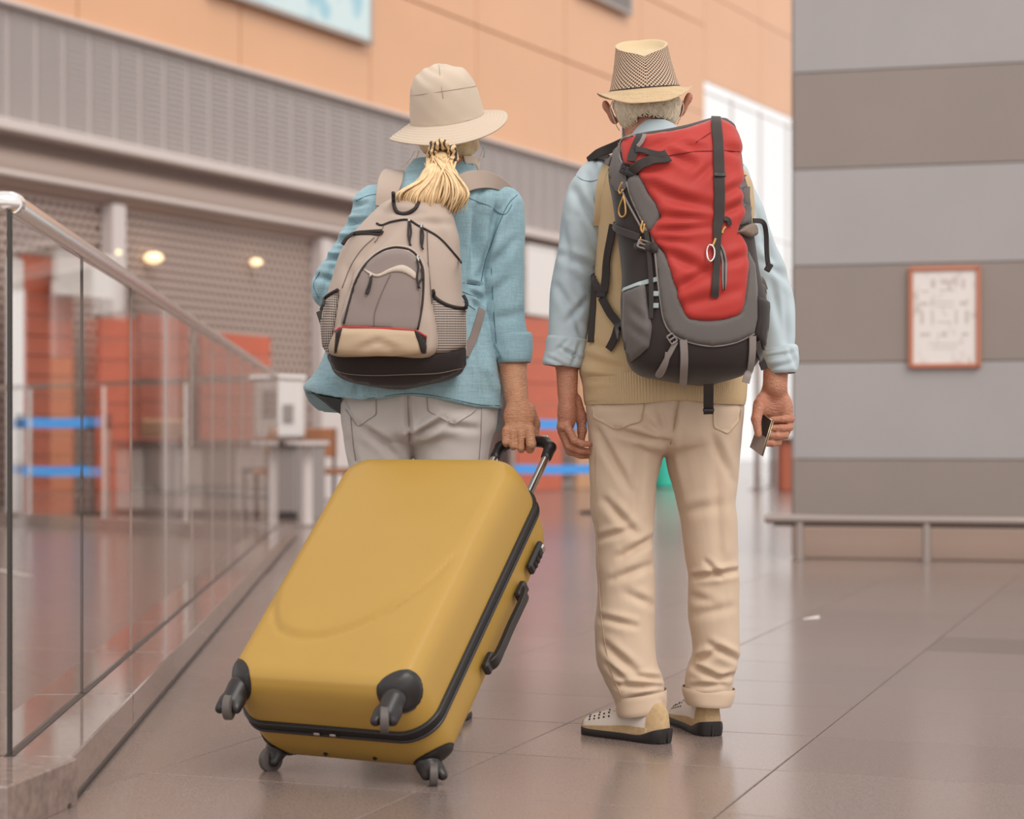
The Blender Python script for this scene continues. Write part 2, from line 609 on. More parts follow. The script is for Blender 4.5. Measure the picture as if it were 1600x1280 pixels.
# signed distance modelling of skin: tapered capsules and ellipsoids with smooth unions
class SDF:
    def __init__(self, lo, hi, h):
        self.lo = np.array(lo, float); self.h = h
        self.n = np.ceil((np.array(hi) - self.lo) / h).astype(int) + 1
        self.f = np.full(self.n, 1.0, np.float32)
        self.ax = [self.lo[k] + h * np.arange(self.n[k]) for k in range(3)]
    def _put(self, lo, hi, k, fn, sub=False):
        pad = max(k * 1.5, .03)
        s = []
        for a in range(3):
            i0 = max(0, int((lo[a] - pad - self.lo[a]) / self.h)); i1 = min(self.n[a], int((hi[a] + pad - self.lo[a]) / self.h) + 2)
            if i1 <= i0: return
            s.append(slice(i0, i1))
        X = self.ax[0][s[0]][:, None, None]; Y = self.ax[1][s[1]][None, :, None]; Z = self.ax[2][s[2]][None, None, :]
        d = fn(X, Y, Z)
        a = self.f[tuple(s)]
        if sub:
            d = -d
            h = np.maximum(k - np.abs(a - d), 0) / k
            self.f[tuple(s)] = np.maximum(a, d) + h * h * k * .25
        else:
            h = np.maximum(k - np.abs(a - d), 0) / k
            self.f[tuple(s)] = np.minimum(a, d) - h * h * k * .25
    def cap(self, a, b, ra, rb, k=.008, sub=False):
        a = np.array(a, float); b = np.array(b, float); ba = b - a; L2 = ba @ ba + 1e-12
        def fn(X, Y, Z):
            t = np.clip(((X - a[0]) * ba[0] + (Y - a[1]) * ba[1] + (Z - a[2]) * ba[2]) / L2, 0, 1)
            return np.sqrt((X - a[0] - t * ba[0]) ** 2 + (Y - a[1] - t * ba[1]) ** 2 + (Z - a[2] - t * ba[2]) ** 2) - (ra + (rb - ra) * t)
        r = max(ra, rb)
        self._put(np.minimum(a, b) - r, np.maximum(a, b) + r, k, fn, sub)
    def ell(self, c, r, R=None, k=.01, sub=False):
        c = np.array(c, float); r = np.array(r, float)
        M = np.eye(3) if R is None else np.array(R)       # columns = local axes
        def fn(X, Y, Z):
            x, y, z = X - c[0], Y - c[1], Z - c[2]
            u = (x * M[0, 0] + y * M[1, 0] + z * M[2, 0]) / r[0]
            v = (x * M[0, 1] + y * M[1, 1] + z * M[2, 1]) / r[1]
            w = (x * M[0, 2] + y * M[1, 2] + z * M[2, 2]) / r[2]
            k0 = np.sqrt(u * u + v * v + w * w) + 1e-6
            k1 = np.sqrt((u / r[0]) ** 2 + (v / r[1]) ** 2 + (w / r[2]) ** 2) + 1e-6
            return k0 * (k0 - 1) / k1
        self._put(c - r.max(), c + r.max(), k, fn, sub)
    def chain(self, pts, rs, k=.004):
        for a, b, ra, rb in zip(pts[:-1], pts[1:], rs[:-1], rs[1:]):
            self.cap(a, b, ra, rb, k)
    def mesh(self):
        f = self.f; s = f < 0
        c = np.zeros(np.array(f.shape) - 1, np.int8)
        for i in (0, 1):
            for j in (0, 1):
                for k in (0, 1):
                    c += s[i:f.shape[0] - 1 + i, j:f.shape[1] - 1 + j, k:f.shape[2] - 1 + k]
        act = np.argwhere((c > 0) & (c < 8))
        corners = np.array([(i, j, k) for i in (0, 1) for j in (0, 1) for k in (0, 1)])
        val = np.stack([f[act[:, 0] + q[0], act[:, 1] + q[1], act[:, 2] + q[2]] for q in corners], 1)
        P = np.zeros((len(act), 3)); cnt = np.zeros(len(act))
        for a in range(8):
            for b in range(a + 1, 8):
                if np.abs(corners[a] - corners[b]).sum() != 1: continue
                m = (val[:, a] < 0) != (val[:, b] < 0)
                t = val[:, a] / np.where(m, val[:, a] - val[:, b], 1)
                P[m] += corners[a] + t[m, None] * (corners[b] - corners[a]); cnt[m] += 1
        V = self.lo + self.h * (act + P / cnt[:, None])
        idx = np.full(c.shape, -1, np.int32); idx[act[:, 0], act[:, 1], act[:, 2]] = np.arange(len(act))
        F = []
        for ax in range(3):
            o1, o2 = (ax + 1) % 3, (ax + 2) % 3
            sl0 = [slice(None)] * 3; sl1 = [slice(None)] * 3
            sl0[ax] = slice(0, -1); sl1[ax] = slice(1, None)
            e = np.argwhere(s[tuple(sl0)] != s[tuple(sl1)])
            ok = (e[:, o1] > 0) & (e[:, o2] > 0) & (e[:, o1] < f.shape[o1] - 1) & (e[:, o2] < f.shape[o2] - 1)
            e = e[ok]
            ins = s[e[:, 0], e[:, 1], e[:, 2]]
            def cell(d1, d2):
                g = e.copy(); g[:, o1] -= d1; g[:, o2] -= d2
                return idx[g[:, 0], g[:, 1], g[:, 2]]
            q = np.stack([cell(1, 1), cell(0, 1), cell(0, 0), cell(1, 0)], 1)
            q[~ins] = q[~ins][:, ::-1]
            F.append(q)
        F = np.vstack(F)
        # light smoothing
        for _ in range(2):
            acc = np.zeros_like(V); n = np.zeros(len(V))
            for k in range(4):
                a, b = F[:, k], F[:, (k + 1) % 4]
                np.add.at(acc, a, V[b]); np.add.at(n, a, 1)
                np.add.at(acc, b, V[a]); np.add.at(n, b, 1)
            V = .5 * V + .5 * acc / np.maximum(n, 1)[:, None]
        return V, F
# ------------------------------------------------------------------ materials of the hall
def floor_material(name, joints):
    m, nt, b = node_mat(name, .2)
    tc = nt.nodes.new('ShaderNodeTexCoord')
    ge = nt.nodes.new('ShaderNodeNewGeometry')
    n1 = nt.nodes.new('ShaderNodeTexNoise'); n1.inputs['Scale'].default_value = 260; n1.inputs['Detail'].default_value = 2
    nt.links.new(ge.outputs['Position'], n1.inputs['Vector'])
    n2 = nt.nodes.new('ShaderNodeTexNoise'); n2.inputs['Scale'].default_value = 1.3; n2.inputs['Detail'].default_value = 4
    nt.links.new(ge.outputs['Position'], n2.inputs['Vector'])
    f1 = math_node(nt, 'MULTIPLY_ADD', n1.outputs['Fac'], 1.8, -.4)
    c = mixc(nt, f1, rgba((100, 87, 82)), rgba((150, 134, 127)))
    f2 = math_node(nt, 'MULTIPLY_ADD', n2.outputs['Fac'], .8, -.1)
    c = mixc(nt, f2, c, mixc(nt, .5, c, rgba((150, 128, 116))))
    oi = nt.nodes.new('ShaderNodeObjectInfo')
    hs = nt.nodes.new('ShaderNodeHueSaturation')
    nt.links.new(math_node(nt, 'MULTIPLY_ADD', oi.outputs['Random'], .1, .95), hs.inputs['Value'])
    nt.links.new(c, hs.inputs['Color'])
    nt.links.new(hs.outputs['Color'], b.inputs['Base Color'])
    r = math_node(nt, 'MULTIPLY_ADD', n1.outputs['Fac'], .12, .13)
    nt.links.new(r, b.inputs['Roughness'])
    b.inputs['Specular IOR Level'].default_value = .75
    if joints:
        mp = nt.nodes.new('ShaderNodeMapping'); mp.vector_type = 'TEXTURE'
        mp.inputs['Rotation'].default_value = (0, 0, math.radians(-20))
        nt.links.new(ge.outputs['Position'], mp.inputs['Vector'])
        sx = nt.nodes.new('ShaderNodeSeparateXYZ'); nt.links.new(mp.outputs[0], sx.inputs[0])
        jx = math_node(nt, 'LESS_THAN', math_node(nt, 'PINGPONG', math_node(nt, 'ADD', sx.outputs[0], 2.235), .335), .004)
        jy = math_node(nt, 'LESS_THAN', math_node(nt, 'PINGPONG', math_node(nt, 'ADD', sx.outputs[1], -3.70), .26), .004)
        j = math_node(nt, 'MAXIMUM', jx, jy)
        nt.links.new(mixc(nt, math_node(nt, 'MULTIPLY', j, .6), hs.outputs['Color'], rgba((90, 78, 72))), b.inputs['Base Color'])
    return m
M_FLOOR = floor_material('far_floor_stone', True)
M_TILE = floor_material('floor_tile_stone', False)
M_TILE_DARK = mat('dark_floor_tile', (112, 98, 91), .22, var=.12, vscale=200)
M_STEEL = mat('brushed_steel', (236, 231, 227), .16, 1.0)
M_STEEL_DULL = mat('dull_steel', (176, 164, 157), .38, .8)
M_ORANGE = mat('orange_panel', (216, 164, 124), .3, var=.04, vscale=.6, spec=.6)
M_LEDGE = mat('grey_ledge', (206, 194, 188), .5)
M_BAND = mat('grey_louvre_sheet', (164, 153, 149), .45)
M_BANDSTRIP = mat('grey_louvre_strip', (176, 166, 162), .45)
M_BOX = mat('shutter_housing', (166, 146, 136), .45)
M_SLAT = mat('shutter_slat', (178, 157, 147), .5)
M_SHOP = mat('shop_interior', (104, 84, 76), .8, var=.15, vscale=2)
M_COLUMN = mat('grey_post_paint', (206, 196, 192), .5)
M_RED = mat('red_board', (190, 94, 66), .45, var=.08, vscale=3)
M_TAN = mat('tan_board', (198, 150, 112), .5)
M_WHITE = mat('white_board', (222, 217, 213), .4)
M_STRIPE_L = mat('pale_grey_stripe', (164, 158, 157), .55, var=.03, vscale=2)
M_STRIPE_D = mat('taupe_stripe', (143, 131, 124), .55, var=.03, vscale=2)
M_JOINT = mat('dark_joint', (70, 60, 56), .6)
M_CURB = mat('polished_curb_stone', (142, 124, 116), .06, var=.25, vscale=40, spec=.9)
M_BLACK = mat('black_plastic', (36, 31, 30), .42)
M_BLUE = mat('blue_belt', (78, 166, 248), .5)

def glass_material(name, tint, refl=.9):
    m = bpy.data.materials.new(name); m.use_nodes = True
    nt = m.node_tree; nt.nodes.clear()
    out = nt.nodes.new('ShaderNodeOutputMaterial')
    tr = nt.nodes.new('ShaderNodeBsdfTransparent'); tr.inputs[0].default_value = (*tint, 1)
    gl = nt.nodes.new('ShaderNodeBsdfGlossy'); gl.inputs['Roughness'].default_value = .015
    gl.inputs[0].default_value = (refl, refl, refl, 1)
    fr = nt.nodes.new('ShaderNodeFresnel'); fr.inputs[0].default_value = 1.32
    mx = nt.nodes.new('ShaderNodeMixShader')
    ge = nt.nodes.new('ShaderNodeNewGeometry')
    nt.links.new(math_node(nt, 'MULTIPLY', fr.outputs[0], math_node(nt, 'SUBTRACT', 1.0, ge.outputs['Backfacing'])), mx.inputs[0]); nt.links.new(tr.outputs[0], mx.inputs[1]); nt.links.new(gl.outputs[0], mx.inputs[2])
    nt.links.new(mx.outputs[0], out.inputs[0])
    MATS[name] = m
    return m
M_GLASS = glass_material('balustrade_glass', (.955, .95, .94))
M_WINGLASS = glass_material('window_glass', (.97, .97, .97))
M_EDGE = mat('glass_edge_dark', (58, 54, 50), .3)

# ------------------------------------------------------------------ floor with tiles
fl = mk('floor', [(-40, -6, -.003), (40, -6, -.003), (40, 75, -.003), (-40, 75, -.003)], [(0, 1, 2, 3)], M_FLOOR, smooth=False)
tag(fl, 'polished grey brown stone tile floor of the concourse', kind='structure')
ANG = math.radians(-20)
TA = np.array([math.cos(ANG), math.sin(ANG)]); TB = np.array([-math.sin(ANG), math.cos(ANG)])
tv, tf = box_vf((.667, .517, .012), .0015)
tile_me = npmesh('tile', tv, tf, False); tile_me.materials.append(M_TILE)
tile_dk = npmesh('tile', tv, tf, False); tile_dk.materials.append(M_TILE_DARK)
for i in range(-12, 16):
    for j in range(-8, 20):
        a = -2.235 + .67 * (i + .5); b_ = 3.70 + .52 * (j + .5)
        c = TA * a + TB * b_
        if not (3.15 < c[1] < 10.6 and abs(c[0]) < c[1] * .285 + .35): continue
        dark = (c[0] > 1.5 and 6.2 < c[1] < 7.4 and abs(b_ - (3.70 + .52 * 6.5)) < .3 and a > -.6)
        dark = abs(c[0] - 1.95) < .3 and abs(c[1] - 6.75) < .25
        share('tile', tile_dk if dark else tile_me, fl, (c[0], c[1], -.003), (0, 0, ANG))

# pale line and painted yellow light reflections on the floor behind the glass
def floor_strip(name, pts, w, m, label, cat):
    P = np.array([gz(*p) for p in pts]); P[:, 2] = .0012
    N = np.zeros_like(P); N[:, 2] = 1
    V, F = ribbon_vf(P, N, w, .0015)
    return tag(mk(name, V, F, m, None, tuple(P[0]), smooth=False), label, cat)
M_LINE = mat('pale_line', (205, 192, 184), .35)
M_YELLOW = mat('yellow_reflection', (206, 172, 110), .5, var=.2, vscale=12)
floor_strip('floor_line', [(-40, 884), (120, 915), (262, 944), (395, 946)], .05, M_LINE, 'pale straight line on the floor behind the glass balustrade', 'floor marking')
for k, (pts, w, lab) in enumerate([([(20, 957), (110, 954), (205, 957)], .22, 'farthest yellow light reflection painted on the floor behind the glass'),
                                  ([(-60, 1022), (50, 1020), (150, 1022)], .3, 'middle yellow light reflection painted on the floor behind the glass'),
                                  ([(-80, 1078), (0, 1076), (52, 1080)], .22, 'nearest yellow light reflection painted on the floor behind the glass')]):
    o = floor_strip('floor_reflection', pts, w, M_YELLOW, lab, 'floor marking'); o['group'] = 'painted yellow reflections'

# ------------------------------------------------------------------ left shop wall
WD = np.array([.485, .8745]); WN = np.array([.8745, -.485]); WANG = math.atan2(WD[1], WD[0])
W0 = np.array([-3.79, 22.0])
RW = [[WD[0], WN[0], 0], [WD[1], WN[1], 0], [0, 0, 1]]
def wp(t, s, z):
    p = W0 + WD * t + WN * s
    return (p[0], p[1], z)
def wall_t(x, s=0.0):
    k = (x - 800) / FPX
    p = W0 + WN * s
    return (k * p[1] - p[0]) / (WD[0] - k * WD[1])

wl = empty('wall_left', wp(0, 0, 0)); tag(wl, 'shop wall with orange cladding above a grey louvre band', kind='structure')
WB = Vector(wp(0, 0, 0))
def on_wall(name, me, t, s, z, parent=wl):
    return share(name, me, parent, Vector(wp(t, s, z)) - WB, (0, 0, WANG))
MB().box(wp(3, -.35, 8.6), (24, .3, 6.6), RW).build('backing_wall', M_ORANGE, wl, smooth=False)
v, f = box_vf((2.88, .05, 1.68), .006); me = npmesh('orange_panel', v, f, False); me.materials.append(M_ORANGE)
T_WIN = 15.1
for i in range(-4, 9):
    for j in range(4):
        t = .96 + 2.9 * (i - .5); z = 5.32 + .85 + 1.7 * j
        if t > T_WIN + 1.2:
            z += 2.35
        on_wall('orange_panel', me, t, -.05, z)
v, f = box_vf((.412, .04, 1.24), .004); me = npmesh('louvre_panel', v, f, False); me.materials.append(M_BAND)
v, f = box_vf((.05, .05, 1.24), .004); ms = npmesh('louvre_strip', v, f, False); ms.materials.append(M_BANDSTRIP)
lv = MB()
for k in range(19):
    lv.box((0, -.022 if False else .0, -.58 + k * .0645), (.34, .046, .03))
ml = npmesh('louvre_blades', lv.V, lv.F, False); ml.materials.append(M_BANDSTRIP)
nb = 0
for i in range(-20, 45):
    t = -3.0 + .42 * i
    if t > T_WIN - .4 or t < -9: continue
    on_wall('louvre_panel', me, t + .21, -.06, 4.69)
    on_wall('louvre_strip', ms, t, -.056, 4.69)
    b = on_wall('louvre_blades', ml, t + .21, -.045, 4.69); b['kind'] = 'stuff'
MB().box(wp(3.1, .02, 5.33), (24, .1, .05), RW, .01).build('ledge_trim', M_LEDGE, wl, sharp=30)
MB().box(wp(3.1, .12, 4.0), (24, .42, .12), RW, .012).build('ledge', M_LEDGE, wl, sharp=30)
# rounded shutter housing under the ledge
V, F = tube_vf([wp(-8.9, -.05, 3.62), wp(3, -.05, 3.62), wp(15.0, -.05, 3.62)], .24, 24)
mk('shutter_housing', V, F, M_BOX, wl, sharp=50)
MB().box(wp(3.1, -.2, 3.85), (24, .3, .2), RW).build('soffit', M_BOX, wl, smooth=False)
MB().tube([wp(-8.9, .2, 3.52), wp(15.0, .2, 3.52)], .035, 10).build('housing_pipe', M_LEDGE, wl)
MB().box(wp(3.1, -1.3, 2.0), (24, .1, 4.0), RW).build('shop_back_wall', M_SHOP, wl, smooth=False)
MB().box(wp(15.0, -.4, 2.7), (.5, .8, 5.3), RW, .02).build('end_pier', M_COLUMN, wl, sharp=30)

posts = [-5.5, -1.46, 2.57, 6.6, 10.6, 14.7]
lab_post = ['far left beside the glass balustrade', 'above the sloping handrail', 'behind the left elbow of the woman', 'behind the woman', 'behind the man', 'near the added glazing']
for t, l in zip(posts[1:-1], lab_post[1:-1]):
    pl = MB().box(wp(t, .06, 1.7), (.22, .2, 3.4), RW, .015).build('shutter_post', M_COLUMN, wl, sharp=30)
MB().box(wp(2.95, .05, 1.7), (.5, .12, 3.4), RW, .015).build('shutter_pier', M_COLUMN, wl, sharp=30)

lab_sh = ['brown roller grille shutter at the left edge of the shop front', 'brown roller grille shutter above the sloping handrail', 'brown roller grille shutter behind the woman', 'brown roller grille shutter between the woman and the man']
for k in range(4):
    t0, t1 = posts[k] + .12, posts[k + 1] - .12
    if k == 2: t0 += .55
    L = t1 - t0; tc = (t0 + t1) / 2
    root = empty('roller_shutter', wp(tc, -.02, 0), lab_sh[k], 'shutter', 'roller shutters of the shop front')
    rb = Vector(wp(tc, -.02, 0))
    v, f = box_vf((L, .024, .052), .008); me = npmesh('slat', v, f, False); me.materials.append(M_SLAT)
    v, f = box_vf((L, .05, .1), .01); mb_ = npmesh('bottom_bar', v, f, False); mb_.materials.append(M_STEEL_DULL)
    n = 34
    lk = MB()
    for q in range(n):
        share('slat', me, root, (0, 0, .16 + q * .097), (0, 0, WANG))
        for c in range(int(L / .12)):
            lk.box((-L / 2 + .06 + c * .12 + (.06 if q % 2 else 0), 0, .16 + q * .097 + .0485), (.05, .012, .05))
    share('bottom_bar', mb_, root, (0, 0, .06), (0, 0, WANG))
    lm = npmesh('links', lk.V, lk.F, False); lm.materials.append(M_SLAT)
    o = share('links', lm, root, (0, 0, 0), (0, 0, WANG)); o['kind'] = 'stuff'

# warm lamps in the shop front
M_LAMP = bpy.data.materials.new('warm_lamp_glow'); M_LAMP.use_nodes = True
bb = M_LAMP.node_tree.nodes['Principled BSDF']
bb.inputs['Base Color'].default_value = (1, .8, .5, 1); bb.inputs['Emission Color'].default_value = (1, .72, .38, 1); bb.inputs['Emission Strength'].default_value = 1.5
for (x, y, r, lab) in [(240, 403, .085, 'largest warm lamp glowing in front of the shutter'), (180, 395, .05, 'small warm lamp beside the grey shutter post'), (400, 410, .06, 'warm lamp near the right end of the shutter')]:
    t = wall_t(x, .12); p = wp(t, .12, 0); z = CAMH + (HY - y) * p[1] / FPX
    o = empty('wall_lamp', (p[0], p[1], z), lab, 'lamp', 'warm lamps on the shop front')
    V = []; F = []
    for i in range(7):
        th = math.pi * i / 6
        for j in range(12):
            ph = 2 * math.pi * j / 12
            V.append((p[0] + r * 1.3 * math.sin(th) * math.cos(ph), p[1] + r * math.sin(th) * math.sin(ph), z + .75 * r * math.cos(th)))
    for i in range(6):
        for j in range(12):
            F.append((i * 12 + j, i * 12 + (j + 1) % 12, (i + 1) * 12 + (j + 1) % 12, (i + 1) * 12 + j))
    mk('bulb', V, F, M_LAMP, o)
    q = wp(t, .02, z)
    MB().tube([q, (p[0], p[1], z)], .02, 8).build('arm', M_STEEL_DULL, o)

# red and tan boards standing along the shop front
def board(x0, x1, ytop, ybot, s, m, lab, planks=1, cap=None):
    t0, t1 = wall_t(x0, s), wall_t(x1, s); tc = (t0 + t1) / 2
    pc = wp(tc, s, 0)
    zt = CAMH + (HY - ytop) * pc[1] / FPX; zb = 0.0 if ybot is None else CAMH + (HY - ybot) * pc[1] / FPX
    root = empty('hoarding_board', (pc[0], pc[1], 0), lab, 'board', 'boards along the shop front')
    n = planks; h = (zt - zb) / n
    v, f = box_vf((t1 - t0, .06, h - .012), .006); me = npmesh('plank', v, f, False); me.materials.append(m)
    for k in range(n):
        share('plank', me, root, (0, 0, zb + h * (k + .5)), (0, 0, WANG))
    if cap:
        MB().box(wp(tc, s + .01, zb + .06), (t1 - t0 + .04, .1, .16), RW, .01).build('skirting', cap, root, sharp=30)
    return root
board(34, 112, 402, None, .5, M_RED, 'tall red plank board behind the nearest glass panes', 13)
board(154, 212, 498, None, .45, M_RED, 'red board between the grey posts behind the balustrade', 9)
board(216, 292, 493, None, .45, M_RED, 'wide red board in the middle behind the sloping handrail', 9)
board(312, 420, 522, None, .45, M_RED, 'red board tucked under the lower end of the handrail', 8)
board(806, 876, 498, None, .6, M_RED, 'red board seen between the woman and the man', 8)
board(900, 935, 560, None, .6, M_TAN, 'orange tan board behind the left hand of the man', 6)
o = MB().box(wp(wall_t(23, .5), .5, 1.3), (.16, .1, 2.6), RW, .01).build('white_post', M_WHITE, None, wp(wall_t(23, .5), .5, 0)); tag(o, 'slim white post beside the tall red plank board', 'post')

def sign(name, x0, x1, y0, y1, s, frame_m, face_m, lab, cat, fw=.07):
    t0, t1 = wall_t(x0, s), wall_t(x1, s); tc = (t0 + t1) / 2; pc = wp(tc, s, 0)
    zt = CAMH + (HY - y0) * pc[1] / FPX; zb = CAMH + (HY - y1) * pc[1] / FPX; zc = (zt + zb) / 2
    root = empty(name, (pc[0], pc[1], zc), lab, cat)
    MB().box(wp(tc, s + .01, zc), (t1 - t0 - fw, .05, zt - zb - fw), RW, .004).build('face', face_m, root, smooth=False)
    fr = MB()
    for a, b, sz in ((tc, zt, (t1 - t0 + fw, .09, fw)), (tc, zb, (t1 - t0 + fw, .09, fw)), (t0, zc, (fw, .09, zt - zb)), (t1, zc, (fw, .09, zt - zb))):
        fr.box(wp(a, s, b), sz, RW, .008)
    fr.build('frame', frame_m, root, sharp=30)
    return root, (t0, t1, zt, zb)
# light blue banner with soft blue lettering blocks
m, nt, b = node_mat('pale_blue_print', .4)
tc_ = nt.nodes.new('ShaderNodeTexCoord')
n1 = nt.nodes.new('ShaderNodeTexNoise'); n1.inputs['Scale'].default_value = 2.2; n1.inputs['Detail'].default_value = 1
nt.links.new(tc_.outputs['Object'], n1.inputs['Vector'])
rr = nt.nodes.new('ShaderNodeValToRGB'); rr.color_ramp.elements[0].position = .56; rr.color_ramp.elements[1].position = .68
rr.color_ramp.elements[0].color = rgba((206, 226, 228)); rr.color_ramp.elements[1].color = rgba((160, 202, 216))
nt.links.new(n1.outputs['Fac'], rr.inputs['Fac']); nt.links.new(rr.outputs[0], b.inputs['Base Color'])
sign('wall_sign', 330, 577, -190, -0 + 28, .06, M_STEEL_DULL, m, 'pale blue printed sign with grey frame on the orange wall', 'sign')
sign('wall_vent', 905, 984, -60, -0 + 4, .06, M_STEEL_DULL, mat('grey_vent', (120, 112, 106), .5), 'small grey framed panel high on the orange wall', 'panel')
sign('notice_board', 88, 172, 398, 462, .75, M_WHITE, M_WHITE, 'blank white notice board hanging in front of the red planks', 'sign', .04)
sign('notice_board', 822, 866, 388, 492, .3, M_WHITE, M_WHITE, 'white sign panel seen between the woman and the man', 'sign', .05)

# ------------------------------------------------------------------ glazed front added at the far end, standing in for white wall glare
wr = empty('glare_window', wp(T_WIN, 0, 0)); tag(wr, 'tall glazed front added for the white glare on the orange wall', kind='structure')
nw = 5; ww = 1.55
v, f = box_vf((ww - .05, .02, 2.4)); pm = npmesh('pane', v, f, False); pm.materials.append(M_WINGLASS)
for i in range(nw):
    for j in range(3):
        share('pane', pm, wr, Vector(wp(T_WIN + .35 + ww * (i + .5), -.1, 1.25 + 2.5 * j)) - Vector(wp(T_WIN, 0, 0)), (0, 0, WANG))
v, f = box_vf((.022, .06, 7.6), .006); pm = npmesh('mullion', v, f, False); pm.materials.append(M_WHITE)
for i in range(nw + 1):
    share('mullion', pm, wr, Vector(wp(T_WIN + .35 + ww * i, -.1, 3.8)) - Vector(wp(T_WIN, 0, 0)), (0, 0, WANG))
v, f = box_vf((nw * ww, .06, .022), .006); pm = npmesh('transom', v, f, False); pm.materials.append(M_WHITE)
for z in (.05, 2.5, 5.0, 7.5):
    share('transom', pm, wr, Vector(wp(T_WIN + .35 + nw * ww / 2, -.1, z)) - Vector(wp(T_WIN, 0, 0)), (0, 0, WANG))

# ------------------------------------------------------------------ striped block on the right
CE = np.array([math.cos(math.radians(-14)), math.sin(math.radians(-14))]); CN = np.array([CE[1], -CE[0]])   # CN points to the viewer
C0 = np.array([440 * 12.2 / FPX, 12.2])
CANG = math.radians(-14)
RC = [[CE[0], -CN[0], 0], [CE[1], -CN[1], 0], [0, 0, 1]]
def cp(s, n, z):
    p = C0 + CE * s + CN * n
    return (p[0], p[1], z)
wr_ = MB().box(cp(2.2, -.62, 2.6), (4.36, 1.16, 5.2), RC).build('wall_right', M_STRIPE_D, None, cp(0, 0, 0), smooth=False)
tag(wr_, 'free standing block clad in pale grey and taupe stripes', kind='structure')
for k in range(8):
    z0 = .008 + .6345 * k
    o = MB().box(cp(2.2, -.02, z0 + .317), (4.4, .04, .6285), RC, .003).build('stripe_panel', M_STRIPE_D if k % 2 == 0 else M_STRIPE_L, wr_, sharp=30)
    o = MB().box(cp(-.0, -.62, z0 + .317), (.03, 1.2, .6285), RC, .003).build('side_panel', M_STRIPE_D if k % 2 == 0 else M_STRIPE_L, wr_, sharp=30)

# framed notice
s0, s1, zt, zb = .741, 1.191, 1.887, 1.235
root = empty('framed_notice', cp((s0 + s1) / 2, .01, zb), 'white notice with faint line drawings in a copper coloured frame', 'poster')
m, nt, b = node_mat('notice_print', .5)
tc_ = nt.nodes.new('ShaderNodeTexCoord'); mp = nt.nodes.new('ShaderNodeMapping'); mp.inputs['Scale'].default_value = (1, 1, .6)
nt.links.new(tc_.outputs['Object'], mp.inputs[0])
n1 = nt.nodes.new('ShaderNodeTexNoise'); n1.inputs['Scale'].default_value = 17; n1.inputs['Detail'].default_value = 3
nt.links.new(mp.outputs[0], n1.inputs['Vector'])
rr = nt.nodes.new('ShaderNodeValToRGB'); rr.color_ramp.elements[0].position = .55; rr.color_ramp.elements[1].position = .72
rr.color_ramp.elements[0].color = rgba((226, 219, 214)); rr.color_ramp.elements[1].color = rgba((196, 184, 176))
nt.links.new(n1.outputs['Fac'], rr.inputs['Fac']); nt.links.new(rr.outputs[0], b.inputs['Base Color'])
M_COPPER = mat('copper_frame', (186, 118, 92), .4)
M_INK = mat('notice_ink', (200, 188, 181), .6)
sc_ = (s0 + s1) / 2; zc = (zt + zb) / 2
MB().box(cp(sc_, .012, zc), (s1 - s0 - .03, .016, zt - zb - .03), RC).build('sheet', m, root, smooth=False)
for nm, s, z, sz in (('frame_rail', sc_, zt - .013, (s1 - s0, .034, .03)), ('frame_rail', sc_, zb + .013, (s1 - s0, .034, .03)), ('frame_stile', s0 + .013, zc, (.03, .034, zt - zb)), ('frame_stile', s1 - .013, zc, (.03, .034, zt - zb))):
    MB().box(cp(s, .017, z), sz, RC, .006).build(nm, M_COPPER, root, sharp=30)
ink = MB()
for (a, z, w, h) in [(-.07, .22, .03, .05), (.0, .23, .04, .03), (.03, .21, .02, .06), (.12, .215, .02, .06), (-.12, .17, .05, .008), (.02, .175, .1, .008), (-.13, .09, .05, .02), (.12, .09, .05, .02), (0, .1, .12, .006), (0, .07, .12, .006),
                    (-.14, .0, .02, .08), (-.075, .0, .012, .09), (.075, .0, .012, .09), (.14, .0, .02, .08), (0, -.03, .09, .006), (-.12, -.11, .06, .02), (0, -.11, .03, .03), (.13, -.11, .04, .02), (0, -.17, .2, .006), (0, -.2, .16, .006)]:
    ink.box(cp(sc_ + a, .021, zc + z), (w, .002, h), RC)
ink.build('drawings', M_INK, root, smooth=False)['kind'] = 'stuff'

# bumper rail in front of the striped block
root = empty('bumper_rail', cp(.0, .28, 0), 'low metal bumper rail on short posts before the striped block', 'rail')
MB().tube([cp(-.16, .28, .262), cp(-.145, .28, .262), cp(2, .28, .262), cp(4.3, .28, .262)], [.02, .03, .03, .03], 16).build('rail_tube', M_STEEL_DULL, root)
MB().box(cp(2.05, .26, .226), (4.3, .05, .02), RC, .004).build('under_strip', M_JOINT, root, sharp=30)
for s in (.065, .86, 1.66, 2.46):
    q = MB().tube([cp(s, .28, .0), cp(s, .28, .24)], .026, 14).build('post', M_STEEL_DULL, root)
    MB().tube([cp(s, .28, .0), cp(s, .28, .008)], .045, 16).build('foot_plate', M_STEEL_DULL, q)
bs = MB().box(cp(2.1, .02, .1), (4.2, .04, .2), RC, .004).build('lit_foot_strip', mat('reflected_tan', (170, 146, 132), .5), None, cp(0, .02, 0), sharp=30); tag(bs, 'tan strip painted as reflected light along the foot of the striped block', kind='structure')  # reflected light at the block's foot, put into the tan colour

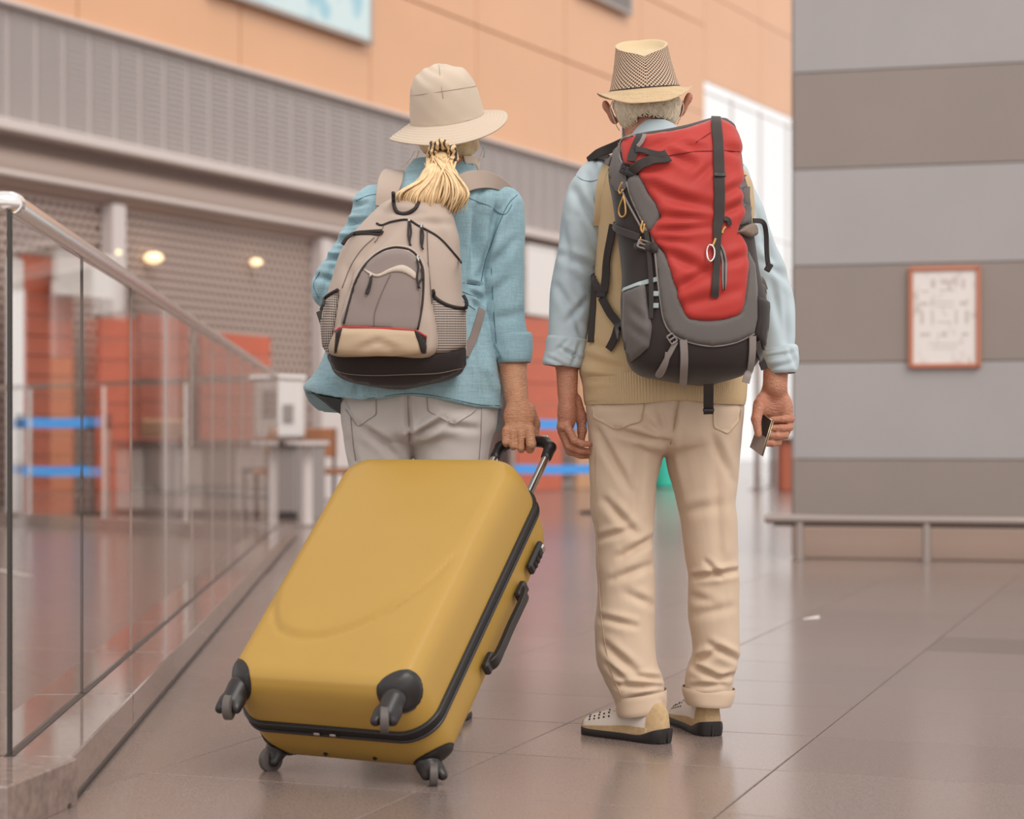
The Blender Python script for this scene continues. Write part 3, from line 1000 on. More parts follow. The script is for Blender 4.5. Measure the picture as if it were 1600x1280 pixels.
# ------------------------------------------------------------------ glass balustrade
def gp(Y, off=0.0, z=0.0):
    """a point on the near glass line"""
    d = np.array([-.0734, 1.0]); d /= np.linalg.norm(d); n = np.array([d[1], -d[0]])
    p = np.array([-.768 - .0734 * Y, Y]) + n * off
    return (p[0], p[1], z)
GANG = math.atan2(1.0, -.0734)
gd = np.array([-.0734, 1.0]) / np.linalg.norm([-.0734, 1.0]); gn = np.array([gd[1], -gd[0]])
RG = [[gd[0], -gn[0], 0], [gd[1], -gn[1], 0], [0, 0, 1]]
RAILZ = 1.262
bal = empty('glass_balustrade', gp(3.86), 'long frameless glass balustrade with round steel handrail and stone curb', 'balustrade')
bb0 = Vector(gp(3.86))
ys = [3.88 + .968 * k for k in range(12)]
v, f = box_vf((.9635, .007, RAILZ - .02 - .1)); gm = npmesh('glass_pane', v, f, False); gm.materials.append(M_GLASS)
ve, fe = box_vf((.0014, .0072, RAILZ - .02 - .1)); em = npmesh('pane_edge', ve, fe, False); em.materials.append(M_EDGE)
em2 = npmesh('pane_edge', ve, fe, False); em2.materials.append(mat('pale_glass_edge', (168, 156, 150), .3))
vc, fc = box_vf((.962, .255, .1), .004); cm = npmesh('curb_stone', vc, fc, False); cm.materials.append(M_CURB)
vg, fg = box_vf((.962, .02, .004)); gmm = npmesh('glass_channel', vg, fg, False); gmm.materials.append(M_JOINT)
vj, fj = box_vf((.966, .002, .006)); 
zc = (RAILZ - .02 + .1) / 2
for k in range(11):
    yc = ys[k] + .484
    pn = share('glass_pane', gm, bal, Vector(gp(yc, 0, zc)) - bb0, (0, 0, GANG))
    share('pane_edge', em if k < 2 else em2, pn, (-.4825, 0, 0))
    share('pane_edge', em if k < 1 else em2, pn, (.4825, 0, 0))
    cs = share('curb_stone', cm, bal, Vector(gp(yc, .005, .05)) - bb0, (0, 0, GANG))
    share('glass_channel', gmm, cs, (0, .005, .0505))
MB().box(gp(9.3, .1345, .006), (11.0, .006, .012), RG).build('shadow_joint', M_JOINT, bal, smooth=False)
# handrail: runs along the glass, turns left at the near corner and at the far corner
c_near = np.array(gp(3.90, 0, RAILZ)); c_far = np.array(gp(14.5, 0, RAILZ))
left_near = c_near + np.array([-1.6, .30, .0]); left_far = c_far + np.array([-3.2, 3.1, 0])
right_far = c_far + np.array([.22, -.03, -.01])
MB().tube([c_near, gp(9, 0, RAILZ), c_far], .024, 18).build('handrail', M_STEEL, bal)
MB().tube([c_near + (gd[0] * .01, gd[1] * .01, 0), left_near], .0242, 18).build('handrail', M_STEEL, bal)
MB().tube([c_near + np.array([-.03, .004, 0]), c_near + np.array([-.012, .002, 0]), c_near + np.array([.0, .012, 0]), c_near + np.array([0, .03, 0])], .0246, 18).build('rail_elbow', M_STEEL, bal)
# near return to the left
RN = np.array([-1.6, .30]); RN = RN / np.linalg.norm(RN); nang = math.atan2(RN[1], RN[0])
RR = [[RN[0], -RN[1], 0], [RN[1], RN[0], 0], [0, 0, 1]]
o = MB().box(c_near * (1, 1, 0) + np.array([RN[0] * .80, RN[1] * .80, zc]), (1.55, .012, RAILZ - .12), RR).build('glass_pane', M_GLASS, bal, smooth=False)
MB().box(c_near * (1, 1, 0) + np.array([0.002, -.008, zc]), (.007, .007, RAILZ - .12), RR).build('corner_bead', M_EDGE, bal, smooth=False)
MB().box(c_near * (1, 1, 0) + np.array([RN[0] * .72 + .0, RN[1] * .72 - .165, .05]), (1.68, .33, .1), RR, .004).build('curb_stone', M_CURB, bal, sharp=30)
# far side
RF = np.array([-3.2, 3.1]); LF = np.linalg.norm(RF); RF = RF / LF
RR2 = [[RF[0], -RF[1], 0], [RF[1], RF[0], 0], [0, 0, 1]]
MB().tube([c_far, left_far, left_far + np.array([-2, 1.94, 0])], .024, 12).build('handrail', M_STEEL, bal)
MB().tube([c_far, right_far], .024, 12).build('handrail', M_STEEL, bal)
for k in range(4):
    c = c_far[:2] + RF * (.6 + 1.2 * k)
    MB().box((c[0], c[1], zc), (1.19, .012, RAILZ - .12), RR2).build('glass_pane', M_GLASS, bal, smooth=False)
    MB().box((c[0], c[1], .05), (1.195, .25, .1), RR2, .004).build('curb_stone', M_CURB, bal, sharp=30)
    MB().tube([(c[0] + RF[0] * .6, c[1] + RF[1] * .6, .1), (c[0] + RF[0] * .6, c[1] + RF[1] * .6, RAILZ)], .02, 10).build('stanchion', M_STEEL, bal)
# ------------------------------------------------------------------ far furniture
def stanchion(x, ybase, lab, belt_to=None, hs=(.95, .47)):
    p = gz(x, ybase)
    r = empty('belt_stanchion', p, lab, 'barrier', 'belt stanchions in the queue area')
    MB().tube([p, p + Vector((0, 0, .02)), p + Vector((0, 0, .03))], [.17, .17, .12], 20).build('base', M_BLACK, r)
    MB().tube([p + Vector((0, 0, .02)), p + Vector((0, 0, 1.0))], .035, 14).build('pole', M_STEEL_DULL, r)
    MB().tube([p + Vector((0, 0, .88)), p + Vector((0, 0, 1.01)), p + Vector((0, 0, 1.03))], [.045, .045, .03], 14).build('head', M_BLACK, r)
    if belt_to is not None:
        q = gz(*belt_to)
        for h in hs:
            P = np.array([p + Vector((0, 0, h)), (p + q) / 2 + Vector((0, 0, h - .01)), q + Vector((0, 0, h))])
            N = np.repeat(np.array([[0, -1.0, 0]]), 3, 0)
            V, F = ribbon_vf(P, N, .095, .006)
            mk('belt', V, F, M_BLUE, r, sharp=30)
    return r
stanchion(32, 813, 'belt stanchion with two blue belts behind the nearest glass pane', (168, 813))
stanchion(168, 813, 'belt stanchion where the blue belts end beside the grey counter')
stanchion(800, 802, 'belt stanchion with two blue belts behind the hand on the suitcase', (930, 802))
stanchion(930, 802, 'belt stanchion hidden behind the left leg of the man')

M_GREYP = mat('grey_counter_panel', (150, 140, 137), .5)
M_DARKT = mat('dark_worktop', (92, 80, 76), .4)
M_WOOD = mat('brown_wood', (150, 98, 66), .5, var=.2, vscale=6, stretch=(1, 1, .2))
M_DARKW = mat('dark_brown_wood', (92, 66, 54), .5)
# long service counter
c0 = gz(178, 806); c1 = gz(462, 812)
ctr = empty('service_counter', (c0 + c1) / 2, 'long grey panelled service counter behind the balustrade', 'counter')
L = (c1 - c0).length; dv = (c1 - c0).normalized(); nv = Vector((dv.y, -dv.x, 0))
RT = [[dv.x, -nv.x, 0], [dv.y, -nv.y, 0], [0, 0, 1]]
mid = (c0 + c1) / 2
MB().box(mid - nv * .3 + Vector((0, 0, .36)), (L, .5, .72), RT).build('body', M_GREYP, ctr, smooth=False)
MB().box(mid - nv * .28 + Vector((0, 0, .75)), (L + .06, .66, .05), RT, .008).build('worktop', M_DARKT, ctr, sharp=30)
npn = 6
for k in range(npn):
    c = c0.lerp(c1, (k + .5) / npn)
    MB().box(c - nv * .03 + Vector((0, 0, .38)), (L / npn - .03, .04, .62), RT, .006).build('front_panel', M_GREYP if k % 2 else M_COLUMN, ctr, sharp=30)
MB().box(mid - nv * .02 + Vector((0, 0, .03)), (L, .06, .06), RT).build('plinth', M_JOINT, ctr, smooth=False)
# things on the counter
def simple_box(name, x0, x1, y0, y1, Y, d, m, lab, cat, extra=None):
    a = px(x0, y1, Y); b = px(x1, y0, Y)
    r = empty(name, ((a.x + b.x) / 2, Y, a.z), lab, cat)
    w = b.x - a.x; h = b.z - a.z
    MB().box(((a.x + b.x) / 2, Y, (a.z + b.z) / 2), (w, d, h), None, .02).build('body', m, r, sharp=30)
    if extra: extra(r, a, b, Y, d)
    return r
def kiosk_extra(r, a, b, Y, d):
    w = b.x - a.x; h = b.z - a.z
    MB().box((a.x + w * .3, Y - d / 2 - .01, a.z + h * .55), (w * .3, .02, h * .45), None, .004).build('screen', M_DARKT, r, sharp=30)
    MB().box((a.x + w * .72, Y - d / 2 - .01, a.z + h * .4), (w * .22, .02, h * .3), None, .004).build('panel', M_GREYP, r, sharp=30)
YC = mid.y + .3
simple_box('white_machine', 402, 474, 590, 684, YC + .02, .35, M_WHITE, 'white machine standing on the right end of the grey counter', 'machine', kiosk_extra)
def crate_extra(r, a, b, Y, d):
    for k in (1, 2):
        MB().box(((a.x + b.x) / 2, Y - d / 2 - .008, a.z + (b.z - a.z) * k / 3), (b.x - a.x, .016, .03), None, .003).build('slat', M_WOOD, r, sharp=30)
simple_box('tan_crate', 224, 284, 655, 684, YC, .3, M_TAN, 'tan crate on the worktop of the grey counter', 'crate', crate_extra)
simple_box('copper_box', 266, 280, 620, 684, YC + .25, .12, M_COPPER, 'narrow copper box standing behind the tan crate', 'box', None)
# brown café chairs at the left of the suitcase
def chair(x, ybase, rz, lab, m):
    p = gz(x, ybase)
    r = empty('cafe_chair', p, lab, 'chair', 'brown cafe chairs')
    c, s = math.cos(rz), math.sin(rz)
    R = [[c, -s, 0], [s, c, 0], [0, 0, 1]]
    def at(a, b, z): return (p.x + c * a - s * b, p.y + s * a + c * b, z)
    MB().box(at(0, 0, .45), (.42, .42, .05), R, .015).build('seat', m, r, sharp=30)
    MB().box(at(0, .2, .75), (.42, .03, .3), R, .012).build('backrest', m, r, sharp=30)
    for a in (-.18, .18):
        MB().tube([at(a, .2, 0), at(a, .2, .9)], .018, 8).build('leg', M_DARKW, r)
        MB().tube([at(a, -.18, 0), at(a, -.18, .44)], .018, 8).build('leg', M_DARKW, r)
chair(505, 806, .4, 'brown wooden cafe chair beside the grey counter', M_WOOD)
chair(536, 800, 1.2, 'dark brown cafe chair half hidden by the yellow suitcase', M_DARKW)
p = gz(480, 822)
r = empty('table_post', p, 'pale round table on a single post next to the cafe chairs', 'table')
MB().tube([p, p + Vector((0, 0, .74))], .05, 14).build('post', M_COLUMN, r)
MB().tube([p, p + Vector((0, 0, .02))], .17, 20).build('base', M_STEEL_DULL, r)
MB().tube([p + Vector((0, 0, .73)), p + Vector((0, 0, .765))], .2, 24).build('tabletop', M_COLUMN, r)

# teal bin seen between the legs of the man
p = gz(1040, 762)
r = empty('litter_bin', p, 'teal litter bin seen between the legs of the man', 'bin')
M_TEAL = mat('teal_plastic', (62, 200, 176), .45)
V, F = tube_vf([p + Vector((0, 0, .02)), p + Vector((0, 0, .3)), p + Vector((0, 0, .72))], [.2, .215, .235], 24)
mk('body', V, F, M_TEAL, r, sharp=40)
MB().tube([p + Vector((0, 0, .72)), p + Vector((0, 0, .76)), p + Vector((0, 0, .80))], [.245, .245, .16], 24).build('lid', M_TEAL, r)
MB().tube([p, p + Vector((0, 0, .03))], .19, 24).build('base', M_BLACK, r)

# brown kiosk and pale posts at the far right gap
def kiosk2(r, a, b, Y, d):
    MB().box(((a.x + b.x) / 2, Y - .02, b.z + .02), (b.x - a.x + .1, d + .1, .05), None, .01).build('top', M_DARKW, r, sharp=30)
simple_box('brown_cabinet', 1216, 1262, 688, 768, 28.4, .5, mat('rust_brown', (168, 92, 66), .5), 'rust brown cabinet beside the edge of the striped block', 'cabinet', kiosk2)
for k, (x, Y, lab) in enumerate([(1183, 29, 'slim grey post between the right arm of the man and the striped block'), (1207, 31, 'slim brown post nearest the brown cabinet')]):
    b0 = px(x, 690 + FPX * CAMH / Y, Y)
    r = empty('slim_post', (b0.x, Y, 0), lab, 'post')
    MB().tube([(b0.x, Y, 0), (b0.x, Y, 2.4)], .045, 12).build('pole', [M_STEEL_DULL, M_DARKW][k], r)
    MB().tube([(b0.x, Y, 0), (b0.x, Y, .02)], .12, 16).build('base_plate', M_STEEL_DULL, r)
# small white speck on the floor
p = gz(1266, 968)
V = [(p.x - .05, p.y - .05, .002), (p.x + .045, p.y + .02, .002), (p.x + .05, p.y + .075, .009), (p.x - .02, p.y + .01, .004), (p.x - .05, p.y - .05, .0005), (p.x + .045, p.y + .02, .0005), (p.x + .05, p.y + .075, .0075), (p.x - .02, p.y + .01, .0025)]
tag(mk('white_speck', V, [(0, 1, 2, 3), (7, 6, 5, 4), (0, 4, 5, 1), (1, 5, 6, 2), (2, 6, 7, 3), (3, 7, 4, 0)], M_WHITE, None, (p.x, p.y, 0), smooth=False), 'small white speck on the floor right of the man', 'paper')
# ------------------------------------------------------------------ yellow suitcase
SU = np.array([.8905, -.455, 0.0]); SU /= np.linalg.norm(SU)
SP = np.array([-SU[1], SU[0], 0.0]); TH = math.radians(47.4)
SV = math.sin(TH) * SP + math.cos(TH) * np.array([0, 0, 1.0]); SW = np.cross(SU, SV)
SL, SWD, ST = .776, .512, .285
SO = np.array([-.352, 4.212, .055]) - SV * .026 - np.array([0, 0, .028])            # middle of the lower back edge
RS = np.stack([SU, SV, SW], 1)
def sp(u, v, w):
    return SO + SU * u + SV * v + SW * w
M_YEL = mat('yellow_shell', (176, 139, 66), .38, var=.03, vscale=3, bump=.06, bscale=600, spec=.4)
M_BLK = mat('black_corner_plastic', (34, 29, 28), .38, bump=.05, bscale=900)
M_WHEEL = mat('grey_wheel_rubber', (92, 84, 80), .5)
M_ZIP = mat('black_zip_tape', (28, 24, 23), .5, bump=.3, bscale=700)
M_CHROME = mat('chrome_tube', (214, 210, 206), .16, 1.0)
case = empty('suitcase', (SO[0], SO[1], 0), 'large yellow hard shell suitcase tilted on its wheels and pulled by the woman', 'suitcase')

def rrect(W, L, r, n=22, cu=0.0, cv=0.0):
    """rounded rectangle outline in (u, v), counter clockwise, with evenly subdivided sides"""
    P = []
    cs = [(W / 2 - r, L / 2 - r, 0), (-W / 2 + r, L / 2 - r, 90), (-W / 2 + r, -L / 2 + r, 180), (W / 2 - r, -L / 2 + r, 270)]
    for i, (x, y, a) in enumerate(cs):
        for k in range(n + 1):
            t = math.radians(a + 90 * k / n)
            P.append((x + r * math.cos(t), y + r * math.sin(t)))
        x2, y2, a2 = cs[(i + 1) % 4]
        e = (x2 + r * math.cos(math.radians(a2)), y2 + r * math.sin(math.radians(a2)))
        s = P[-1]
        m = 44
        for k in range(1, m):
            P.append((s[0] + (e[0] - s[0]) * k / m, s[1] + (e[1] - s[1]) * k / m))
    return np.array(P) + np.array([cu, cv])

def shell(sign, depth, face_fn, name, m):
    """half shell: rings from the zip seam (w=mid) out to the face, then concentric rings across the face"""
    mid = ST / 2
    V = []; rings = 0
    W0, L0, r0 = SWD - .012, SL - .012, .075
    levels = [(0.0, 0, 0), (.25, .001, .001), (.5, .003, .003), (.7, .007, .008), (.82, .013, .014), (.9, .021, .022), (.96, .029, .030), (.99, .038, .040), (1.0, .049, .051)]
    lf = np.linspace(0, 1, 26) ** .8; la = np.array(levels); levels = list(zip(lf, pchip(la[:, 0], la[:, 1], lf), pchip(la[:, 0], la[:, 2], lf)))
    for (f, iw, il) in levels:
        P = rrect(W0 - 2 * iw, L0 - 2 * il, max(.02, r0 - iw * .6), cv=SL / 2)
        for (u, v) in P:
            V.append((u, v, mid + sign * f * depth))
        rings += 1
    n = len(P); base = np.array(P); c = np.array([0, SL / 2])
    K = 34
    for k in range(1, K):
        s = 1 - k / K
        for q in base:
            # blend of scaled outline and circle keeps the middle tidy
            u, v = c + (q - c) * s
            V.append((u, v, mid + sign * (depth + .0035 * (1 - s ** 2))))
        rings += 1
    V.append((c[0], c[1], mid + sign * (depth + .0035)))
    V = np.array(V)
    V[:, 2] += sign * face_fn(V[:, 0], V[:, 1]) * (np.abs(V[:, 2] - mid) > depth * .985)
    F = []
    for i in range(rings - 1):
        for j in range(n):
            k = (j + 1) % n
            q = (i * n + j, i * n + k, (i + 1) * n + k, (i + 1) * n + j)
            F.append(q if sign > 0 else q[::-1])
    ci = len(V) - 1
    for j in range(n):
        q = ((rings - 1) * n + j, (rings - 1) * n + (j + 1) % n, ci)
        F.append(q if sign > 0 else q[::-1])
    Wd = SO + V @ RS.T
    return mk(name, Wd, F, m, case)

ARC = catmull([(-.215, .58), (-.222, .42), (-.205, .29), (-.150, .205), (-.05, .185), (.06, .235), (.15, .33), (.205, .46), (.22, .58)], 12) - np.array([0, .035])
def front_face(u, v):
    d = np.full(len(u), 9.0); side = np.zeros(len(u))
    for a, b in zip(ARC[:-1], ARC[1:]):
        ab = b - a; q = np.stack([u, v], 1) - a
        t = np.clip((q @ ab) / (ab @ ab), 0, 1)
        dd = np.linalg.norm(q - t[:, None] * ab, axis=1)
        s = q[:, 0] * ab[1] - q[:, 1] * ab[0]
        upd = dd < d
        d = np.where(upd, dd, d); side = np.where(upd, s, side)
    sd = np.where(side < 0, d, -d)                     # inside the arch positive
    step = 1 / (1 + np.exp(-sd / .006))
    fade = np.clip((.60 - v) / .2, 0, 1)
    return fade * (.0055 * step - .0060 * np.exp(-(d / .007) ** 2))
front = shell(+1, ST / 2, front_face, 'front_shell', M_YEL)
back = shell(-1, ST / 2, lambda u, v: 0 * u, 'back_shell', M_YEL)

# zip band around the middle
def band(w0, w1, out, m, name, par=case):
    P = rrect(SWD - .012 + 2 * out, SL - .012 + 2 * out, .075 + out, cv=SL / 2)
    Q = rrect(SWD - .03, SL - .03, .07, cv=SL / 2)
    V = []
    prof = [(Q, w0), (P * .0 + rrect(SWD - .012 + 2 * out - .004, SL - .012 + 2 * out - .004, .073 + out, cv=SL / 2), w0), (P, w0 + .002), (P, w1 - .002), (rrect(SWD - .012 + 2 * out - .004, SL - .012 + 2 * out - .004, .073 + out, cv=SL / 2), w1), (Q, w1)]
    for (X, w) in prof:
        V += [sp(q[0], q[1], w) for q in X]
    n = len(P); F = []
    for i in range(len(prof) - 1):
        for j in range(n):
            k = (j + 1) % n
            F.append((i * n + j, i * n + k, (i + 1) * n + k, (i + 1) * n + j))
    return mk(name, V, F, m, par, sharp=40)
mid = ST / 2
zb_ = band(mid - .017, mid + .017, .004, M_ZIP, 'zip_band')
band(mid + .008, mid + .016, .0075, M_BLK, 'zip_rim', zb_)
band(mid - .016, mid - .008, .0075, M_BLK, 'zip_rim', zb_)
# zip pulls at the lower edge
for du in (-.03, .012):
    MB().box(sp(du, -.006, mid), (.016, .005, .008), RS, .002).build('zip_pull', M_STEEL_DULL, zb_, sharp=30)

def corner_cap(sh, su, sw):
    b = np.array(wloc(sh))
    V = np.empty(len(sh.data.vertices) * 3, np.float32); sh.data.vertices.foreach_get('co', V); V = V.reshape(-1, 3) + b
    N = np.empty(len(sh.data.vertices) * 3, np.float32); sh.data.vertices.foreach_get('normal', N); N = N.reshape(-1, 3)
    L = (V - SO) @ RS
    c = np.array([su * (SWD / 2 - .012), .008, ST - .01 if sw > 0 else .01])
    r = np.array([.084, .078, .070])
    d = np.linalg.norm((L - c) / r, axis=1)
    fs = [tuple(p.vertices) for p in sh.data.polygons if any(d[i] < 1 for i in p.vertices)]
    ids = sorted({i for f in fs for i in f}); mp = {i: k for k, i in enumerate(ids)}
    L2 = L[ids].copy(); dd = d[ids]
    out = dd > 1
    L2[out] = c + (L2[out] - c) / dd[out][:, None]
    hgt = np.where(out, .0005, .0045 * np.clip((1 - dd) / .12, .12, 1))
    P = SO + L2 @ RS.T + N[ids] * hgt[:, None]
    return mk('corner_housing', P, [tuple(mp[i] for i in f) for f in fs], M_BLK, case)

# lower wheels on the floor (back edge) and raised wheels (front edge)
for su in (-1, 1):
    for sw in (-1, 1):
        hs = corner_cap(front if sw > 0 else back, su, sw)
        piv = sp(su * (SWD / 2 - .055), .022, mid + sw * (ST / 2 - .034))
        if sw < 0:
            ax = np.array([piv[0] + .012 * su, piv[1] - .012, .0285])
            rd = SU * .85 + SP * (.52 if su > 0 else -.35); rd[2] = 0
        else:
            drop = -SV * .048 + np.array([0, 0, -.010]) + SW * .006
            ax = piv + drop
            rd = SU * 1.0 + SP * (.55 if su > 0 else .35)
        rd = rd / np.linalg.norm(rd)
        # fork hood over the wheel
        a = SDF(np.minimum(ax, piv) - .06, np.maximum(ax, piv) + .06, .0025)
        up = (piv - ax); up = up / np.linalg.norm(up)
        a.cap(piv, ax + up * .016, .027, .024, .01)
        for s in (-1, 1):
            a.cap(ax + up * .018 + rd * s * .0165, ax - up * .004 + rd * s * .018, .0145, .012, .006)
        a.cap(ax - up * .02 - rd * .009, ax + up * .004 + rd * 0 - rd * .009, .0285, .0285, .002, sub=True) if False else None
        V, F = a.mesh()
        fk = mk('swivel_fork', V, F, M_BLK, hs)
        wh = MB().tube([ax - rd * .0095, ax - rd * .0075, ax + rd * .0075, ax + rd * .0095], [.025, .0283, .0283, .025], 30).build('wheel', M_WHEEL, hs)
        MB().tube([ax - rd * .022, ax + rd * .022], .0055, 14).build('axle', M_STEEL_DULL, hs)

# screws on the lower face
for du in (-.055, .075):
    MB().tube([sp(du, .0085, .05), sp(du, .022, .05)], .005, 12).build('screw', M_BLK, case)
# lock on the right side
def side_box(v0, v1, w, d, out, bev, name, m, par=case):
    return MB().box(sp(SWD / 2 - .004 + out / 2, (v0 + v1) / 2, w), (out, v1 - v0, d), RS, bev).build(name, m, par, sharp=30)
lk = side_box(.575, .665, .072, .034, .016, .006, 'lock', M_BLK)
for k in range(3):
    MB().tube([sp(SWD / 2 + .008, .598 + .016 * k, .064), sp(SWD / 2 + .008, .598 + .016 * k, .08)], .008, 16).build('dial', M_ZIP, lk)
MB().box(sp(SWD / 2 + .012, .652, .072), (.008, .014, .02), RS, .003).build('button', M_CHROME, lk, sharp=30)
# side carry handle
P = [sp(SWD / 2 - .002, .285, .068), sp(SWD / 2 + .012, .298, .068), sp(SWD / 2 + .014, .34, .068), sp(SWD / 2 + .013, .40, .068), sp(SWD / 2 + .014, .46, .068), sp(SWD / 2 + .012, .502, .068), sp(SWD / 2 - .002, .515, .068)]
Q = catmull(P, 6)
V, F = ribbon_vf(Q, np.repeat(SU[None, :], len(Q), 0), np.interp(np.linspace(0, 1, len(Q)), [0, .15, .3, .7, .85, 1], [.03, .03, .024, .024, .03, .03]), .011)
hd = mk('side_handle', V, F, M_BLK, case, sharp=40)
for v0 in (.265, .488):
    side_box(v0, v0 + .048, .068, .034, .018, .005, 'handle_mount', M_BLK, hd)
# telescopic handle
HU = .062
tubes = []
TBW = .035
for s, ext in ((-1, .259), (1, .259)):
    u = HU + s * .074
    tb = MB()
    tb.tube([sp(u, SL - .06, TBW), sp(u, SL + ext, TBW)], .0105, 18)
    tb.build('telescopic_tube', M_CHROME, case)
    MB().tube([sp(u, SL - .008, TBW), sp(u, SL + .004, TBW)], .016, 18).build('tube_socket', M_BLK, case)
g = SDF(np.min([sp(HU - .12, SL + .2, -.03), sp(HU + .12, SL + .4, .1)], 0) - .08, np.max([sp(HU - .12, SL + .2, -.03), sp(HU + .12, SL + .4, .1)], 0) + .08, .003)
gp_ = [sp(HU - .074, SL + .236, TBW), sp(HU - .072, SL + .272, TBW), sp(HU - .05, SL + .292, TBW), sp(HU, SL + .296, TBW), sp(HU + .05, SL + .292, TBW), sp(HU + .072, SL + .272, TBW), sp(HU + .074, SL + .236, TBW)]
g.chain(gp_, [.0145, .0155, .0145, .014, .0145, .0155, .0145], .006)
V, F = g.mesh()
gr = mk('grip', V, F, M_BLK, case)
MB().tube([sp(HU - .05, SL + .311, TBW), sp(HU + .05, SL + .311, TBW)], .0045, 10).build('grip_inlay', M_CHROME, gr)
GRIP = [sp(HU - .05, SL + .292, TBW), sp(HU, SL + .296, TBW), sp(HU + .05, SL + .292, TBW)]
# ------------------------------------------------------------------ people
def skin_material(name, base, red, spots):
    m, nt, b = node_mat(name, .5)
    tc = nt.nodes.new('ShaderNodeTexCoord')
    n1 = nt.nodes.new('ShaderNodeTexNoise'); n1.inputs['Scale'].default_value = 28; n1.inputs['Detail'].default_value = 4
    nt.links.new(tc.outputs['Object'], n1.inputs['Vector'])
    c = mixc(nt, math_node(nt, 'MULTIPLY_ADD', n1.outputs['Fac'], 1.6, -.35), rgba(base), rgba(red))
    v = nt.nodes.new('ShaderNodeTexVoronoi'); v.inputs['Scale'].default_value = 130
    nt.links.new(tc.outputs['Object'], v.inputs['Vector'])
    s = math_node(nt, 'MULTIPLY', math_node(nt, 'LESS_THAN', v.outputs['Distance'], .16), .35)
    c = mixc(nt, s, c, rgba(spots))
    nt.links.new(c, b.inputs['Base Color'])
    b.inputs['Subsurface Weight'].default_value = .08
    b.inputs['Subsurface Radius'].default_value = (.01, .004, .002)
    mp = nt.nodes.new('ShaderNodeMapping'); mp.inputs['Scale'].default_value = (1, 1, 3.2)
    nt.links.new(tc.outputs['Object'], mp.inputs[0])
    n2 = nt.nodes.new('ShaderNodeTexNoise'); n2.inputs['Scale'].default_value = 85; n2.inputs['Detail'].default_value = 3; n2.inputs['Distortion'].default_value = .8
    nt.links.new(mp.outputs[0], n2.inputs['Vector'])
    bp = nt.nodes.new('ShaderNodeBump'); bp.inputs['Strength'].default_value = .8; bp.inputs['Distance'].default_value = .005
    nt.links.new(n2.outputs['Fac'], bp.inputs['Height']); nt.links.new(bp.outputs[0], b.inputs['Normal'])
    return m
M_SKIN_M = skin_material('man_skin', (196, 140, 112), (178, 112, 88), (140, 88, 68))
M_SKIN_W = skin_material('woman_skin', (204, 152, 118), (188, 128, 96), (140, 92, 66))

def weave(name, rgb, dark=.82, scale=900, rough=.8, bump=.25, streak=0.0, var=.06):
    """woven cloth: fine crossed threads plus slight uneven tone"""
    m, nt, b = node_mat(name, rough)
    tc = nt.nodes.new('ShaderNodeTexCoord')
    outs = []
    for sc in ((1, 1, .06), (.06, .06, 1)):
        mp = nt.nodes.new('ShaderNodeMapping'); mp.inputs['Scale'].default_value = sc
        nt.links.new(tc.outputs['Object'], mp.inputs[0])
        n = nt.nodes.new('ShaderNodeTexNoise'); n.inputs['Scale'].default_value = scale; n.inputs['Detail'].default_value = 2
        nt.links.new(mp.outputs[0], n.inputs['Vector']); outs.append(n.outputs['Fac'])
    f = math_node(nt, 'MULTIPLY', math_node(nt, 'ADD', outs[0], outs[1]), .5)
    n3 = nt.nodes.new('ShaderNodeTexNoise'); n3.inputs['Scale'].default_value = 6; n3.inputs['Detail'].default_value = 3
    nt.links.new(tc.outputs['Object'], n3.inputs['Vector'])
    c0 = lin(rgb)
    hi = (*[min(1, v * (1 + var)) for v in c0], 1); lo = (*[v * (1 - var) for v in c0], 1)
    c = mixc(nt, n3.outputs['Fac'], lo, hi)
    if streak:
        fac = math_node(nt, 'MULTIPLY', math_node(nt, 'MULTIPLY_ADD', f, 6.0, -2.6), streak)
        fac = math_node(nt, 'MINIMUM', math_node(nt, 'MAXIMUM', fac, 0.0), 1.0)
        c = mixc(nt, fac, c, (*[v * dark * .55 for v in c0], 1))
    nt.links.new(c, b.inputs['Base Color'])
    bp = nt.nodes.new('ShaderNodeBump'); bp.inputs['Strength'].default_value = bump; bp.inputs['Distance'].default_value = .0015
    nt.links.new(f, bp.inputs['Height']); nt.links.new(bp.outputs[0], b.inputs['Normal'])
    b.inputs['Specular IOR Level'].default_value = .25
    b.inputs['Sheen Weight'].default_value = .15
    return m
M_CHINO = weave('beige_chino', (204, 180, 156), scale=1200, bump=.12)
M_CHINO_S = mat('chino_stitch', (186, 158, 128), .8)
M_SHIRT = weave('pale_blue_shirt', (184, 197, 202), scale=1400, bump=.08)
M_VEST = weave('tan_knit', (196, 168, 128), scale=500, bump=.5)
M_RIB = weave('tan_rib_knit', (200, 174, 136), scale=500, bump=.3)
M_JACKET = weave('blue_linen', (152, 184, 194), dark=1.1, scale=420, bump=.2, streak=.45)
M_JSEAM = mat('jacket_seam', (74, 106, 118), .8)
M_LINING = mat('dark_jacket_lining', (70, 80, 84), .8)
M_WTROU = weave('pale_grey_cotton', (196, 188, 183), scale=1200, bump=.1)
M_WSEAM = mat('trouser_seam', (160, 150, 146), .8)
M_HATW = weave('beige_hat_cotton', (202, 184, 164), scale=1300, bump=.1)
M_HATSEAM = mat('hat_seam', (166, 146, 128), .8)
M_STRAW = weave('tan_straw', (206, 178, 140), scale=380, bump=.5, streak=.3)
M_CREAM = weave('cream_straw', (206, 184, 148), scale=380, bump=.5)
M_WHITEHAIR = mat('white_hair', (230, 214, 190), .45, var=.18, vscale=120, stretch=(1, 1, .3))
M_BLONDE = mat('blonde_hair', (230, 198, 152), .5, var=.22, vscale=70, stretch=(1, 1, .25))
M_MASK = mat('pale_blue_mask', (196, 214, 220), .8)
M_CORD = mat('white_ear_loop', (226, 214, 204), .7)
M_SHOEW = mat('white_shoe_leather', (226, 214, 202), .5, bump=.1, bscale=300)
